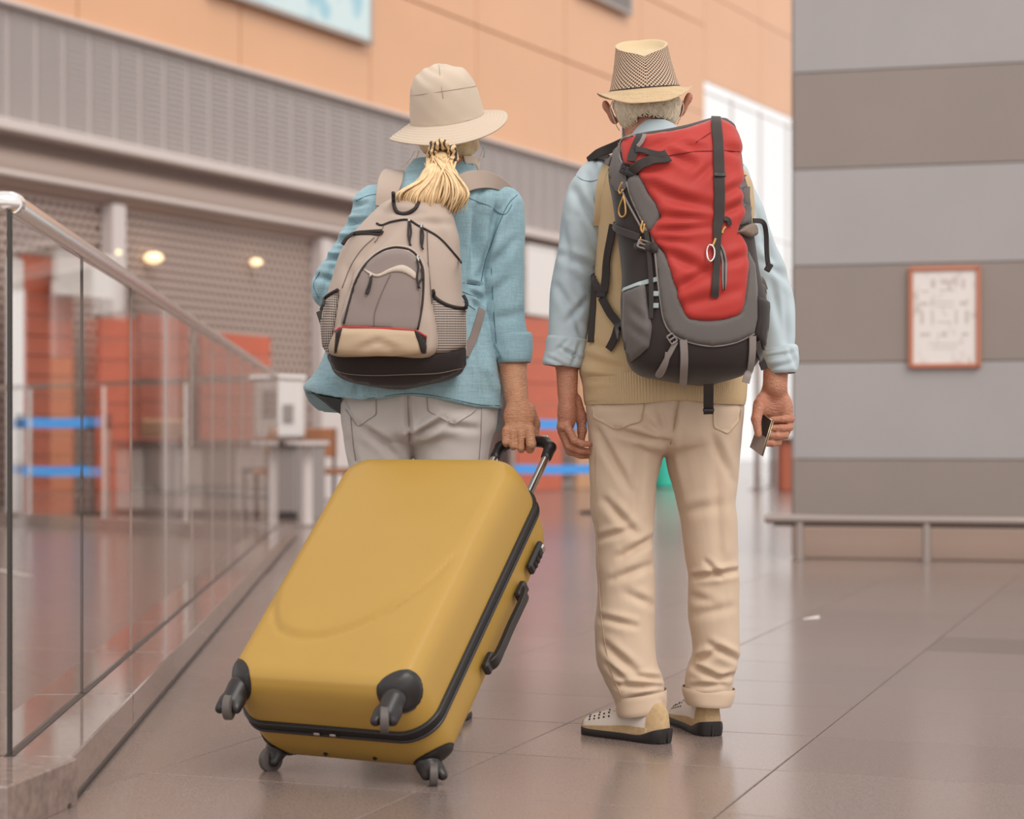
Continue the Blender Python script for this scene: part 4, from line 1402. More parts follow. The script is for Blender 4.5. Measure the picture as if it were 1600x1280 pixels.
M_SHOET = mat('tan_suede', (190, 160, 120), .9, var=.1, vscale=90, bump=.3, bscale=700)
M_SOLE = mat('dark_rubber_sole', (36, 31, 30), .55)

def P3(*a): return np.array(px(*a))

# ---- man: one continuous skin body
YM = 4.81
mb0 = (P3(1050, 1150, YM)[0], YM, 0)
S = SDF((.05, 4.55, -.0), (.76, 5.12, 1.80), .0036)
hc = P3(1011, 150, 4.85)
S.ell(hc, (.077, .090, .090), k=.02)
S.ell(P3(1011, 184, 4.895), (.056, .062, .055), k=.03)
S.cap(P3(1010, 185, 4.85), P3(1018, 250, 4.83), .058, .064, .03)
S.cap(hc + (0, .092, .01), hc + (0, .112, -.022), .010, .016, .012)            # nose
for s in (-1, 1):
    S.ell(hc + (s * .032, .094, .012), (.016, .012, .010), k=.008, sub=True)     # eye sockets
    S.ell(hc + (s * .032, .086, .012), (.0125, .0115, .0095), k=.003)
    S.cap(hc + (s * .018, .096, .03), hc + (s * .046, .086, .028), .006, .005, .01)
S.ell(hc + (0, .1, -.062), (.024, .01, .006), k=.006)
S.ell(hc + (0, .1, -.074), (.02, .01, .006), k=.006)
def ear(c, tilt, s):
    a = math.radians(tilt)
    R = np.array([[math.cos(a), 0, math.sin(a)], [0, 1, 0], [-math.sin(a), 0, math.cos(a)]])
    S.ell(c, (.0085, .019, .033), R, k=.006)
    S.ell(c + R @ np.array([s * .004, -.006, .016]), (.009, .013, .015), R, k=.006)
    S.ell(c + np.array([s * .006, .01, .002]), (.006, .010, .018), R, k=.004, sub=True)
    S.ell(c + R @ np.array([-s * .006, .004, -.026]), (.007, .01, .011), R, k=.006)
ear(P3(952, 175, 4.85), -22, -1)
ear(P3(1071, 163, 4.85), 18, 1)
# trunk and limbs under the clothes
S.ell(P3(1045, 340, 4.82), (.165, .085, .20), k=.05)
S.ell(P3(1038, 520, 4.82), (.15, .085, .24), k=.06)
S.cap(P3(945, 300, 4.84), P3(1130, 300, 4.84), .04, .04, .05)
S.chain([P3(925, 300, 4.84), P3(895, 430, 4.85), P3(886, 560, 4.81), P3(886.5, 612, 4.79)], [.036, .033, .030, .0262], .02)
S.chain([P3(1145, 300, 4.84), P3(1193, 430, 4.85), P3(1213, 550, 4.81), P3(1211, 604, 4.79)], [.036, .033, .033, .0315], .02)
S.chain([P3(985, 680, 4.81), P3(975, 880, 4.80), P3(1000, 1085, 4.735), P3(1000, 1125, 4.73)], [.06, .045, .028, .026], .03)
S.chain([P3(1098, 680, 4.81), P3(1112, 880, 4.83), P3(1108, 1080, 4.815), P3(1108, 1118, 4.81)], [.06, .045, .028, .026], .03)
S.cap((.325, 4.70, .045), (.245, 4.78, .035), .022, .018, .02)
S.cap((.510, 4.80, .045), (.487, 4.93, .035), .022, .018, .02)
# left hand: hangs with the fingers curled towards the thigh
S.ell(P3(886, 645, 4.782), (.0255, .040, .052), k=.016)
S.ell(P3(878, 668, 4.782), (.014, .040, .014), k=.012)
for pts, rs in [([(886, 666, 4.748), (897, 688, 4.742), (909, 693.5, 4.745), (921, 694, 4.752)], [.0110, .0098, .0090, .0078]),
                ([(879, 670, 4.770), (889, 697, 4.762), (907, 704, 4.763), (925, 706, 4.772)], [.0118, .0106, .0096, .0082]),
                ([(878, 674, 4.794), (890, 705, 4.788), (908, 711.5, 4.79), (924, 712, 4.797)], [.0118, .0108, .0098, .0084]),
                ([(881, 675, 4.816), (894, 702, 4.813), (909, 708, 4.816), (921, 707, 4.822)], [.0116, .0104, .0094, .0082])]:
    S.chain([P3(*q) for q in pts], rs, .0035)
S.chain([P3(897, 626, 4.80), P3(908, 652, 4.803), P3(909.5, 673, 4.798), P3(908, 689, 4.793)], [.020, .0145, .0118, .0095], .006)
# right hand: palm towards the viewer, thumb and fingers pinch the wallet
S.ell(P3(1209, 630, 4.800), (.043, .021, .046), k=.016)
S.ell(P3(1228, 642, 4.795), (.018, .022, .036), k=.012)
S.ell(P3(1190, 634, 4.785), (.019, .021, .032), k=.012)
S.ell(P3(1222, 664, 4.828), (.026, .016, .040), k=.014)
S.chain([P3(1187, 632, 4.772), P3(1181.5, 655, 4.752), P3(1185, 679, 4.744)], [.0175, .0128, .0095], .006)
for pts in [[(1233, 650, 4.835), (1236, 655, 4.79), (1222, 655, 4.768), (1205, 656, 4.766)], [(1231, 661, 4.838), (1234, 668, 4.788), (1220, 669, 4.764), (1203, 669, 4.762)],
            [(1225, 673, 4.836), (1227, 680, 4.784), (1214, 681, 4.761), (1199, 681, 4.760)], [(1215, 685, 4.832), (1216, 691, 4.784), (1206, 693, 4.765), (1195, 693, 4.763)]]:
    S.chain([P3(*q) for q in pts], [.0105, .0102, .0094, .0082], .003)
V, F = S.mesh()
man = mk('person', V, F, M_SKIN_M, None, mb0)
tag(man, 'white haired person in straw hat, tan vest and beige trousers walking away', 'person')

# ---- man's clothes
CR_L = [(966, 673, 1037, 692, 5, .009), (934, 675, 982, 762, 6, .006), (948, 785, 992, 832, 6, .006), (974, 868, 1021, 842, 6, .007), (936, 842, 985, 828, 5, .005), (941, 966, 990, 978, 5, .005),
        (946, 1009, 990, 1047, 6, .006), (966, 1071, 1032, 1073, 4, .007), (978, 1093, 1031, 1082, 3.5, .005), (1000, 1058, 1037, 1062, 4, .006), (960, 905, 1012, 885, 6, .005), (950, 1040, 975, 1062, 4, .005), (985, 930, 1018, 945, 6, .004), (1000, 700, 990, 800, 7, .004)]
CR_R = [(1087, 902, 1149, 893, 4.5, .008), (1105, 880, 1125, 900, 4, .005), (1112, 1009, 1152, 1031, 5, .007), (1074, 1039, 1119, 1019, 5, .006), (1083, 1042, 1122, 1060, 4.5, .007), (1122, 1060, 1144, 1056, 4, .006),
        (1084, 1072, 1128, 1070, 3.5, .005), (1115, 685, 1140, 746, 6, .004), (1075, 930, 1110, 940, 6, .003), (1090, 960, 1140, 950, 7, .003), (1065, 800, 1120, 790, 8, .003), (1042, 700, 1062, 790, 6, .004), (1120, 700, 1124, 860, 8, .004)]
def leg_rows(tab, y0, y1):
    ys_ = [r[0] for r in tab]
    return [(r[0], r[1], r[2], r[3], y0 + (y1 - y0) * ((r[0] - ys_[0]) / (ys_[-1] - ys_[0])) ** 1.3) for r in tab]
LL = leg_rows([(640, 917, 1040, .118), (675, 918, 1039, .112), (707, 919, 1036, .10), (765, 921, 1025, .092), (796, 922, 1023, .088), (838, 930, 1022, .084), (880, 931, 1021, .083), (926, 934, 1022, .081), (987, 930, 1023, .079), (1033, 933, 1026, .077), (1062, 944, 1036, .074), (1090, 958, 1038, .070), (1108, 964, 1040, .066)], 4.81, 4.725)
RL = leg_rows([(640, 1036, 1160, .118), (675, 1038, 1158, .112), (707, 1040, 1156, .10), (767, 1053, 1151, .092), (785, 1057, 1149, .09), (812, 1063, 1152, .088), (875, 1071, 1154, .084), (900, 1075, 1155, .082), (966, 1076, 1156, .079), (1019, 1081, 1155, .076), (1041, 1073, 1151, .074), (1072, 1069, 1145, .068), (1096, 1071, 1143, .064)], 4.81, 4.80)
PV = [(612, 915, 1161, .122, 4.81), (640, 915, 1161, .130, 4.81), (676, 917, 1158, .131, 4.81), (694, 919, 1156, .118, 4.81), (704, 930, 1146, .09, 4.81), (710, 960, 1112, .05, 4.81)]
CR_P = [(1030, 640, 1044, 690, 6, .005), (1060, 626, 1049, 694, 4, .005), (1005, 655, 1040, 690, 6, .005)]
parts = [cloth_loft(r_, n=90, step=.006, p=2.25)[:2] for r_ in (LL, RL, PV)]
V, F = fused_cloth(parts, CR_L + CR_R + CR_P, .0022, 26, 3, .0045, 10)
trousers = mk('trousers', V, F, M_CHINO, man)
bt = bvh_of(trousers)
patch('back_pocket', [(924, 634), (926, 652), (961, 671), (1001, 660), (1009, 622), (965, 620)], bt, 4.7, M_CHINO, trousers, lift=.0, thick=.0025, bevel=3, step=5, smooth_outline=False)
patch('back_pocket', [(1113, 622), (1115, 668), (1137, 678), (1155, 657), (1157, 622)], bt, 4.7, M_CHINO, trousers, lift=.0, thick=.0025, bevel=3, step=5, smooth_outline=False)
for nm, pts in [('seam', [(1063, 622), (1057, 650), (1048, 694)]), ('seam', [(926, 640), (927, 652), (961, 671), (1001, 660), (1008, 628)]), ('seam', [(1114, 632), (1115, 668), (1137, 678), (1155, 657), (1157, 640)]),
                ('seam', [(930, 700), (931, 780), (935, 860), (938, 930), (943, 985), (954, 1046), (972, 1088)])]:
    cord(nm, pts, .0012, bt, 4.7, M_CHINO_S, trousers, straight=len(pts) == 5, lift=.0016 if pts[0][1] > 640 or pts[0][0] > 1050 else .0028)
def tilt_z(slope, xc):
    def f(V):
        V = V.copy(); V[:, 2] += slope * (V[:, 0] - xc); return V
    return f
xc = P3(1002, 1100, 4.72)[0]
V, F, uv = cloth_loft([(1082, 962, 1041, .071, 4.728), (1088, 961, 1042, .074, 4.728), (1108, 962, 1042, .074, 4.726), (1113, 964, 1041, .071, 4.726)], [(1035, 1095, 1041, 1105, 3, .003)], .0012, 30, 4, n=90, step=.004, zfun=tilt_z(.16, xc), caps=(False, False))
mk('trouser_cuff', V, F, M_CHINO, trousers)
xc = P3(1107, 1090, 4.8)[0]
V, F, uv = cloth_loft([(1074, 1067, 1148, .068, 4.80), (1079, 1066, 1148, .071, 4.80), (1097, 1071, 1143, .071, 4.80), (1101, 1073, 1141, .068, 4.80)], [], .0012, 30, 6, n=90, step=.004, zfun=tilt_z(-.05, xc), caps=(False, False))
mk('trouser_cuff', V, F, M_CHINO, trousers)

VR = [(628, 914, 1162, .138, 4.815), (600, 911, 1165, .142, 4.815), (578, 907, 1167, .142, 4.815), (540, 914, 1168, .135, 4.82), (500, 921, 1169, .130, 4.82), (450, 927, 1172, .128, 4.82), (380, 932, 1176, .130, 4.82), (330, 934, 1178, .132, 4.82), (290, 934, 1174, .126, 4.825), (265, 942, 1160, .112, 4.83), (248, 952, 1135, .096, 4.835), (234, 966, 1105, .08, 4.84), (222, 980, 1078, .068, 4.84)]
CR_V = [(915, 560, 985, 580, 8, .008), (940, 480, 985, 520, 10, .004), (945, 400, 960, 470, 9, .004), (905, 590, 980, 592, 5, .004), (985, 590, 1060, 605, 7, .003), (930, 540, 970, 560, 7, .005)]
V, F, uv = cloth_loft(VR, CR_V, .0025, 18, 9, n=140, step=.006, p=2.5)
vest = mk('knit_vest', V, F, M_VEST, man)
# ribbed hem: real ribs
V, F, uv, sh = loft([(633, 915, 1162, .141, 4.815), (625, 913, 1164, .1445, 4.815), (600, 911, 1166, .146, 4.815), (588, 910, 1167, .145, 4.815), (584, 911, 1166, .142, 4.815)], n=720, step=.004, p=2.5)
N = vnormals(V, F); ph = np.tile(np.arange(720), sh[0])
V = V + N * (.0013 * np.cos(ph / 720 * 2 * math.pi * 180))[:, None]
V[:, 2] += .010 * np.exp(-((V[:, 0] - P3(1055, 630, 4.8)[0]) / .07) ** 2)
mk('ribbed_hem', V, F, M_RIB, vest)

SLV = [(243, 935, 962, .03, 4.845), (252, 918, 968, .048, 4.842), (264, 905, 968, .058, 4.84), (278, 897, 966, .064, 4.84), (295, 888, 962, .067, 4.84), (320, 880, 952, .068, 4.84), (370, 873, 944, .066, 4.845), (400, 869, 939, .065, 4.85), (445, 861, 929, .063, 4.85), (487, 858, 923, .060, 4.84), (528, 857, 917, .056, 4.825), (560, 861, 912, .052, 4.815)]
CR_SL = [(898, 300, 940, 370, 7, .008), (905, 340, 935, 400, 6, .006), (880, 400, 932, 420, 6, .007), (872, 450, 905, 500, 6, .006), (895, 430, 925, 455, 5, .005), (888, 500, 915, 470, 5, .005), (920, 275, 935, 330, 5, .006), (876, 350, 900, 440, 7, .005), (900, 505, 912, 530, 4, .004)]
SRV = [(246, 1120, 1150, .035, 4.845), (264, 1112, 1168, .058, 4.84), (290, 1112, 1177, .066, 4.84), (320, 1120, 1190, .067, 4.84), (362, 1132, 1202, .066, 4.845), (387, 1140, 1209, .065, 4.85), (427, 1158, 1228, .064, 4.85), (466, 1172, 1240, .062, 4.845), (497, 1180, 1242, .060, 4.835), (542, 1187, 1240, .056, 4.82), (570, 1191, 1238, .052, 4.81)]
CR_SR = [(1180, 330, 1205, 400, 6, .006), (1195, 410, 1235, 440, 6, .006), (1205, 440, 1225, 530, 6, .005), (1225, 460, 1232, 540, 5, .005), (1192, 380, 1220, 420, 6, .006)]
sh_ = MB()
V, F, uv = cloth_loft(SLV, CR_SL, .0026, 22, 12, n=90, step=.005); sh_.add(V, F)
V, F, uv = cloth_loft(SRV, CR_SR, .0026, 22, 14, n=90, step=.005); sh_.add(V, F)
V, F, uv = cloth_loft([(240, 962, 1090, .090, 4.84), (222, 973, 1076, .086, 4.842), (208, 981, 1067, .082, 4.845), (199, 986, 1061, .079, 4.848), (194, 990, 1056, .075, 4.85)], [], .001, 20, 3, n=90, step=.004, zfun=lambda V: V + np.stack([0 * V[:, 0], 0 * V[:, 0], -.10 * np.clip(V[:, 1] - 4.85, 0, 1) - .25 * np.clip(np.abs(V[:, 0] - .372) - .02, 0, 1)], 1), caps=(True, False)); sh_.add(V, F)
shirt = sh_.build('shirt', M_SHIRT, man, sharp=None)
xc = P3(882, 550, 4.82)[0]
V, F, uv = cloth_loft([(527, 856, 917, .057, 4.822), (531, 853, 918, .061, 4.822), (550, 850, 917, .062, 4.82), (570, 846, 913, .062, 4.815), (574, 848, 910, .057, 4.815)], [(878, 545, 905, 560, 3, .006), (885, 533, 868, 550, 3, .004), (895, 568, 905, 540, 3, .004), (858, 560, 880, 570, 3, .003)], .002, 30, 21, n=90, step=.0035, zfun=tilt_z(-.12, xc), caps=(False, True))
mk('rolled_cuff', V, F, M_SHIRT, shirt)
xc = P3(1217, 565, 4.82)[0]
V, F, uv = cloth_loft([(541, 1188, 1242, .056, 4.82), (545, 1186, 1245, .060, 4.82), (562, 1189, 1246, .061, 4.815), (580, 1195, 1245, .060, 4.81), (584, 1198, 1242, .056, 4.81)], [(1200, 560, 1236, 552, 3, .004), (1236, 548, 1244, 572, 3, .005), (1205, 575, 1235, 568, 3, .003)], .002, 30, 22, n=90, step=.0035, zfun=tilt_z(.06, xc), caps=(False, True))
mk('rolled_cuff', V, F, M_SHIRT, shirt)
bs_ = bvh_of(shirt, vest)
strap('armhole_rib', [(950, 258), (943, 275), (938, 300), (935, 330), (934, 352)], .024, bs_, 4.72, M_RIB, vest, lift=.003, thick=.004, smooth=14)
cord('yoke_seam', [(899, 274), (912, 282), (925, 283), (938, 280)], .0012, bs_, 4.78, mat('shirt_seam', (128, 144, 152), .8), shirt, lift=.0005)

# hair: a cap and combed wavy locks
a = SDF(hc - .14, hc + .14, .004)
a.ell(hc + (0, -.002, .002), (.0825, .096, .086), k=.01)
a.ell(hc + (0, 0, .11), (.14, .14, .112), k=.01, sub=True)
a.ell(hc + (0, .12, -.04), (.12, .10, .10), k=.02, sub=True)
a.ell(hc + (0, -.10, -.118), (.055, .08, .040), k=.02, sub=True)
V, F = a.mesh()
hair = mk('hair', V, F, M_WHITEHAIR, man)
lk = MB(); rg = np.random.default_rng(3)
for i in range(420):
    ph = rg.uniform(-1.55, 1.55); ph0 = ph
    z0 = rg.uniform(-.040, -.008); ln = rg.uniform(.04, .07); sw = rg.uniform(-.5, .5) + .35 * math.sin(ph * 3)
    pts = []
    wob = rg.uniform(0, 6.28); low = -.074 + .022 * abs(math.sin(ph * .9)) ** 2 * 0 + rg.uniform(-.008, .006) + (.012 if abs(ph) < .45 else 0) - .012 * (abs(ph) > 1.0)
    for k in range(8):
        t = k / 7
        z = max(low, z0 - ln * t)
        if z0 - ln * t < low - .012: break
        phk = ph + sw * t * .9 + .10 * math.sin(wob + t * 6)
        rr_ = math.sqrt(max(.02, 1 - (z / .115) ** 2))
        off = 1.02 + .035 * math.sin(math.pi * t) + .03 * t + .012 * math.sin(wob * 2 + t * 5)
        pts.append(hc + np.array([.083 * rr_ * math.sin(phk) * off, -.097 * rr_ * math.cos(phk) * off, z]))
    if len(pts) < 4: continue
    n_ = len(pts)
    Vt, Ft = tube_vf(pts, .0044 * np.sin(np.linspace(.5, 2.9, n_)) + .0006, 5, flat=.5)
    lk.add(Vt, Ft)
o = lk.build('hair_locks', M_WHITEHAIR, hair, sharp=None); o['kind'] = 'stuff'
# mask and its loops
mv = []; mf = []
for i in range(9):
    for j in range(13):
        t = -.85 + 1.7 * j / 12; z = -.02 - .085 * i / 8
        mv.append(hc + np.array([.082 * math.sin(t), .118 * math.cos(t) + .018 * math.exp(-(t / .4) ** 2) * (1 - abs(i - 3) / 8) - .006, z]))
for i in range(8):
    for j in range(12):
        mf.append((i * 13 + j, i * 13 + j + 1, (i + 1) * 13 + j + 1, (i + 1) * 13 + j))
mk_ = mk('face_mask', mv, mf, M_MASK, man)
sm = mk_.modifiers.new('thickness', 'SOLIDIFY'); sm.thickness = .002
for pts in ([(957, 158, 4.835), (953.5, 168, 4.825), (957, 181, 4.825), (963, 196, 4.84), (968, 204, 4.87)], [(1066, 157, 4.835), (1068, 168, 4.83), (1065, 180, 4.835), (1058, 194, 4.86)]):
    Q = catmull([P3(*q) for q in pts], 6)
    V, F = tube_vf(Q, .0013, 6); mk('ear_loop', V, F, M_CORD, mk_)

# straw hat
m, nt, b = node_mat('woven_straw_check', .7)
uvn = nt.nodes.new('ShaderNodeUVMap'); sx = nt.nodes.new('ShaderNodeSeparateXYZ'); nt.links.new(uvn.outputs[0], sx.inputs[0])
U_, V_ = sx.outputs[0], sx.outputs[1]
au = math_node(nt, 'ABSOLUTE', math_node(nt, 'SUBTRACT', U_, .5))
d1 = math_node(nt, 'FRACT', math_node(nt, 'ADD', math_node(nt, 'MULTIPLY', au, -44.0), math_node(nt, 'MULTIPLY', V_, 10.5)))
d2 = math_node(nt, 'FRACT', math_node(nt, 'ADD', math_node(nt, 'MULTIPLY', au, 60.0), math_node(nt, 'MULTIPLY', V_, 12.0)))
dark = math_node(nt, 'MULTIPLY', math_node(nt, 'LESS_THAN', d1, .52), math_node(nt, 'LESS_THAN', d2, .74))
c = mixc(nt, math_node(nt, 'LESS_THAN', d2, .5), rgba((226, 202, 176)), rgba((214, 170, 136)))
c = mixc(nt, dark, c, rgba((46, 34, 31)))
nt.links.new(c, b.inputs['Base Color'])
hh = math_node(nt, 'MULTIPLY', math_node(nt, 'SINE', math_node(nt, 'MULTIPLY', d1, 6.283)), math_node(nt, 'SINE', math_node(nt, 'MULTIPLY', d2, 6.283)))
bp = nt.nodes.new('ShaderNodeBump'); bp.inputs['Strength'].default_value = .5; bp.inputs['Distance'].default_value = .003
nt.links.new(hh, bp.inputs['Height']); nt.links.new(bp.outputs[0], b.inputs['Normal'])
M_CHECK = m

def hat_frame(c, roll, pitch):
    R = Matrix.Rotation(math.radians(-roll), 3, 'Y') @ Matrix.Rotation(math.radians(pitch), 3, 'X')
    R = np.array(R)
    return lambda V: np.asarray(V) @ R.T + np.array(c)
def revolve(rows, n, zf=None, uvs=False):
    """rows: (r, z, squash) revolved; angle 0 at the front so that the seam is hidden; returns V, F, UV"""
    V = []; UV = []
    for i, (r, z) in enumerate(rows):
        for j in range(n):
            a_ = 2 * math.pi * j / n + math.pi / 2
            x, y = r * math.cos(a_), r * 1.10 * math.sin(a_)
            zz = z if zf is None else z + zf(x, y, r, i)
            V.append((x, y, zz)); UV.append((j / n, i / (len(rows) - 1)))
    F = []
    m_ = len(rows)
    for i in range(m_ - 1):
        for j in range(n):
            k = (j + 1) % n
            F.append((i * n + j, i * n + k, (i + 1) * n + k, (i + 1) * n + j))
    return np.array(V), F, UV
# pitch > 0 tips the back of the hat down
fr_m = hat_frame(P3(1007, 141, 4.845), 4.6, 8)
n = 120
Rr = [(.0925 - .0255 * f - .002 * math.sin(math.pi * f), .110 * f) for f in np.linspace(0, 1, 22)]
topz = lambda x, y, r, i: (.020 * (y / .067) * (i / 21.0) ** 2) + .006 * (i / 21.0) ** 3 * abs(x / .067) - .005 * (i / 21.0) ** 6 * math.exp(-(x / .016) ** 2) * (y < 0)
V, F, UV = revolve(Rr, n, topz)
UV = [((u if True else u), v) for u, v in UV]
hat = mk('straw_hat', fr_m(V), F, M_CHECK, man, uv=np.array(UV))
# cream top with its dent
rimr, rimz = Rr[-1]
rows = [(rimr + .0008, rimz), (rimr - .003, rimz + .002), (rimr - .007, rimz - .001), (rimr - .012, rimz - .008), (rimr - .018, rimz - .015), (rimr - .026, rimz - .018), (rimr - .036, rimz - .015), (rimr - .048, rimz - .012), (.004, rimz - .011), (.0005, rimz - .011)]
V, F, UV = revolve(rows, n, lambda x, y, r, i: .020 * (y / .067) + .006 * abs(x / .067) - .005 * math.exp(-(x / .016) ** 2) * (y < 0) * (i < 3))
mk('crown_top', fr_m(V), F, M_CREAM, hat)
rows = [(.0915, .004), (.098, -.001), (.106, -.004), (.115, -.006), (.122, -.006), (.1245, -.007), (.122, -.009), (.112, -.008), (.09, -.003)]
V, F, UV = revolve(rows, n, lambda x, y, r, i: (-.030 * np.clip(-y / .125, 0, 1) ** 1.5 + .010 * (abs(x) / .125) ** 2) * (r - .09) / .034 - .012 * np.clip(y / .12, 0, 1) * (r - .09) / .034)
mk('brim', fr_m(V), F, M_STRAW, hat)
rows = [(.0928, .0015), (.0938, .003), (.0928, .005)]
V, F, UV = revolve(rows, n); mk('hat_band', fr_m(V), F, M_BLK, hat)

# shoes
def shoe(heel, toe, name_parent, flip=1, lift=0.0):
    heel = np.array(heel, float); toe = np.array(toe, float)
    d = toe - heel; L = np.linalg.norm(d); d /= L; nrm = np.array([-d[1], d[0]])
    ss = np.array([0, .04, .1, .2, .35, .5, .65, .78, .88, .95, 1.0])
    hw = np.array([.014, .026, .0325, .035, .034, .038, .044, .046, .041, .03, .010])
    ht = np.array([.068, .078, .084, .086, .084, .072, .058, .046, .037, .028, .018])
    lean = np.array([0, .0, 0, 0, 0, -.002, -.004, -.004, 0, .004, .006]) * flip
    def surf(s, a, off=0.0):
        w = pchip(ss, hw, [s])[0] + off; h = pchip(ss, ht, [s])[0] + off; l = pchip(ss, lean, [s])[0]
        ca, sa = math.cos(a), math.sin(a)
        x = w * np.sign(ca) * abs(ca) ** .62 * (1 - .25 * max(0, sa) ** 2 * (s < .5)); z = .018 + h * abs(sa) ** .8
        p = heel + d * (s * L + (-off if s < .02 else 0)) + nrm * (x + l)
        return (p[0], p[1], z + lift * (1 - s))
    def grid(s0, s1, a0, a1, off, ns=26, na=22):
        V = []; F = []
        for i in range(ns + 1):
            for j in range(na + 1):
                V.append(surf(s0 + (s1 - s0) * i / ns, a0 + (a1 - a0) * j / na, off))
        for i in range(ns):
            for j in range(na):
                q = (i * (na + 1) + j, i * (na + 1) + j + 1, (i + 1) * (na + 1) + j + 1, (i + 1) * (na + 1) + j)
                F.append(q)
        return V, F
    V, F = grid(0, 1, 0, math.pi, 0, 44, 30)
    F.append(tuple(range(30, -1, -1)))
    up = mk('shoe', V, F, M_SHOEW, name_parent)
    def solid(nm, V, F, m, t=.0014):
        o = mk(nm, V, F, m, up); md = o.modifiers.new('thickness', 'SOLIDIFY'); md.thickness = t; md.offset = 0; return o
    V, F = grid(.0, .14, 0.0, math.pi, .0018, 12, 30); F.append(tuple(range(30, -1, -1))); mk('heel_counter', V, F, M_SHOET, up)
    V, F = grid(.12, .97, 0.0, .20, .0016); solid('side_trim', V, F, M_SHOET)
    V, F = grid(.12, .97, math.pi - .20, math.pi, .0016); solid('side_trim', V, F, M_SHOET)
    V, F = grid(.94, 1.0, 0.3, math.pi - .3, .0014, 6, 16); solid('toe_trim', V, F, M_SHOET)
    for a0 in (.85, math.pi - 1.2):
        V, F = grid(.42, .56, a0, a0 + .35, .0014, 8, 8); solid('eyelet_strap', V, F, M_SHOEW)
    k = 0
    hl = MB()
    for sidea in (1, -1):
        for i, s in enumerate((.60, .66, .72, .78, .84)):
            for j, a in enumerate((.62, .86, 1.1)):
                if (i + j) % 2 and j == 2: continue
                aa = a if sidea > 0 else math.pi - a
                p = np.array(surf(s + .012 * j, aa, .0002)); q = np.array(surf(s + .012 * j, aa, .0016))
                hl.tube([p, q], .0026, 8)
    hl.build('perforations', M_SOLE, up)['kind'] = 'stuff'
    # sole with heel flare and tread ribs
    V = []; F = []
    lev = [(0.0, -.002), (.003, .0012), (.012, .003), (.019, .0022), (.022, .0)]
    ns = 40
    ring = []
    for s in np.linspace(0, 1, ns): ring.append((s, 1))
    for s in np.linspace(1, 0, ns): ring.append((s, -1))
    for (z, o_) in lev:
        for (s, sd) in ring:
            w = pchip(ss, hw, [s])[0] + o_ + .002; l = pchip(ss, lean, [s])[0]
            kick = .010 * max(0, (s - .8) / .2) ** 2 + .010 * max(0, (.06 - s) / .06) ** 1.5
            bulge = .010 * math.exp(-(s / .08) ** 2) * (z / .022)
            zz = z * (1 + .9 * math.exp(-(s / .14) ** 2) + .15 * math.exp(-((s - .98) / .08) ** 2))
            if z == 0: zz = kick * .8
            p = heel + d * (s * L * 1.015 - .004 - bulge * (s < .1) * .6) + nrm * (sd * w + l)
            V.append((p[0], p[1], max(zz, kick * .5) + lift * (1 - s)))
    m_ = len(ring)
    for i in range(len(lev) - 1):
        for j in range(m_):
            k2 = (j + 1) % m_
            F.append((i * m_ + j, i * m_ + k2, (i + 1) * m_ + k2, (i + 1) * m_ + j))
    F.append(tuple(range(m_ - 1, -1, -1))); F.append(tuple((len(lev) - 1) * m_ + j for j in range(m_)))
    so = mk('sole', V, F, M_SOLE, up, sharp=50)
    for t in np.linspace(-.7, .7, 5):
        p = heel - d * .0085 + nrm * (t * .026)
        MB().tube([(p[0] + d[0] * abs(t) * .012, p[1] + d[1] * abs(t) * .012, .004 + lift), (p[0] - d[0] * -.001 + d[0] * abs(t) * .012, p[1] + d[1] * (.001 + abs(t) * .012), .036 + lift)], .0024, 6).build('tread_rib', M_SOLE, up)
    return up
h1 = gz(1044, 1165); t1 = gz(917, 1146)
shoe((h1.x - .006, h1.y + .01), (t1.x, t1.y), man, 1)
h2 = gz(1112, 1153)
shoe((h2.x, h2.y + .005), (h2.x - .055, h2.y + .265), man, 1)

# wallet in the right hand
def quad_slab(name, A, B, C, D, t, m, parent, base=None):
    A, B, C, D = map(np.array, (A, B, C, D))
    nn = np.cross(B - A, D - A); nn /= np.linalg.norm(nn)
    V = [A, B, C, D, A + nn * t, B + nn * t, C + nn * t, D + nn * t]
    F = [(0, 3, 2, 1), (4, 5, 6, 7), (0, 1, 5, 4), (1, 2, 6, 5), (2, 3, 7, 6), (3, 0, 4, 7)]
    return mk(name, V, F, m, parent, base, smooth=False)
wal = empty('card_wallet', tuple(P3(1190, 705, 4.75)), 'slim dark wallet with glittery lower half in the right hand of the person', 'wallet')
A, B = P3(1190.5, 646, 4.776), P3(1206, 657, 4.742); C, D = P3(1189.5, 712, 4.736), P3(1172, 699, 4.770)
m1 = mat('dark_wallet_leather', (58, 50, 48), .35)
m2 = mat('glitter_leather', (134, 118, 112), .3, var=.75, vscale=900)
quad_slab('cover', A, B, C, D, .006, m1, wal)
nn = np.cross(B - A, D - A); nn /= np.linalg.norm(nn)
if nn[1] > 0: nn = -nn
e = .0012
sA = A + (D - A) * .5 + nn * .0004; sB = B + (C - B) * .5 + nn * .0004
quad_slab('glitter_panel', sA + nn * 0.006 * 0, sB, C + nn * .0004, D + nn * .0004, .0012 if np.cross(B - A, D - A) @ nn > 0 else -.0012, m2, wal)
for off in (0, .006):
    sgn = np.cross(B - A, D - A); sgn /= np.linalg.norm(sgn)
    V, F = tube_vf([B + sgn * off, C + sgn * off], .0011, 6); mk('gold_edge', V, F, mat('pale_gold', (214, 190, 150), .3, .8), wal)
V, F = tube_vf([A, B], .0012, 6); mk('gold_edge', V, F, MATS['pale_gold'], wal)
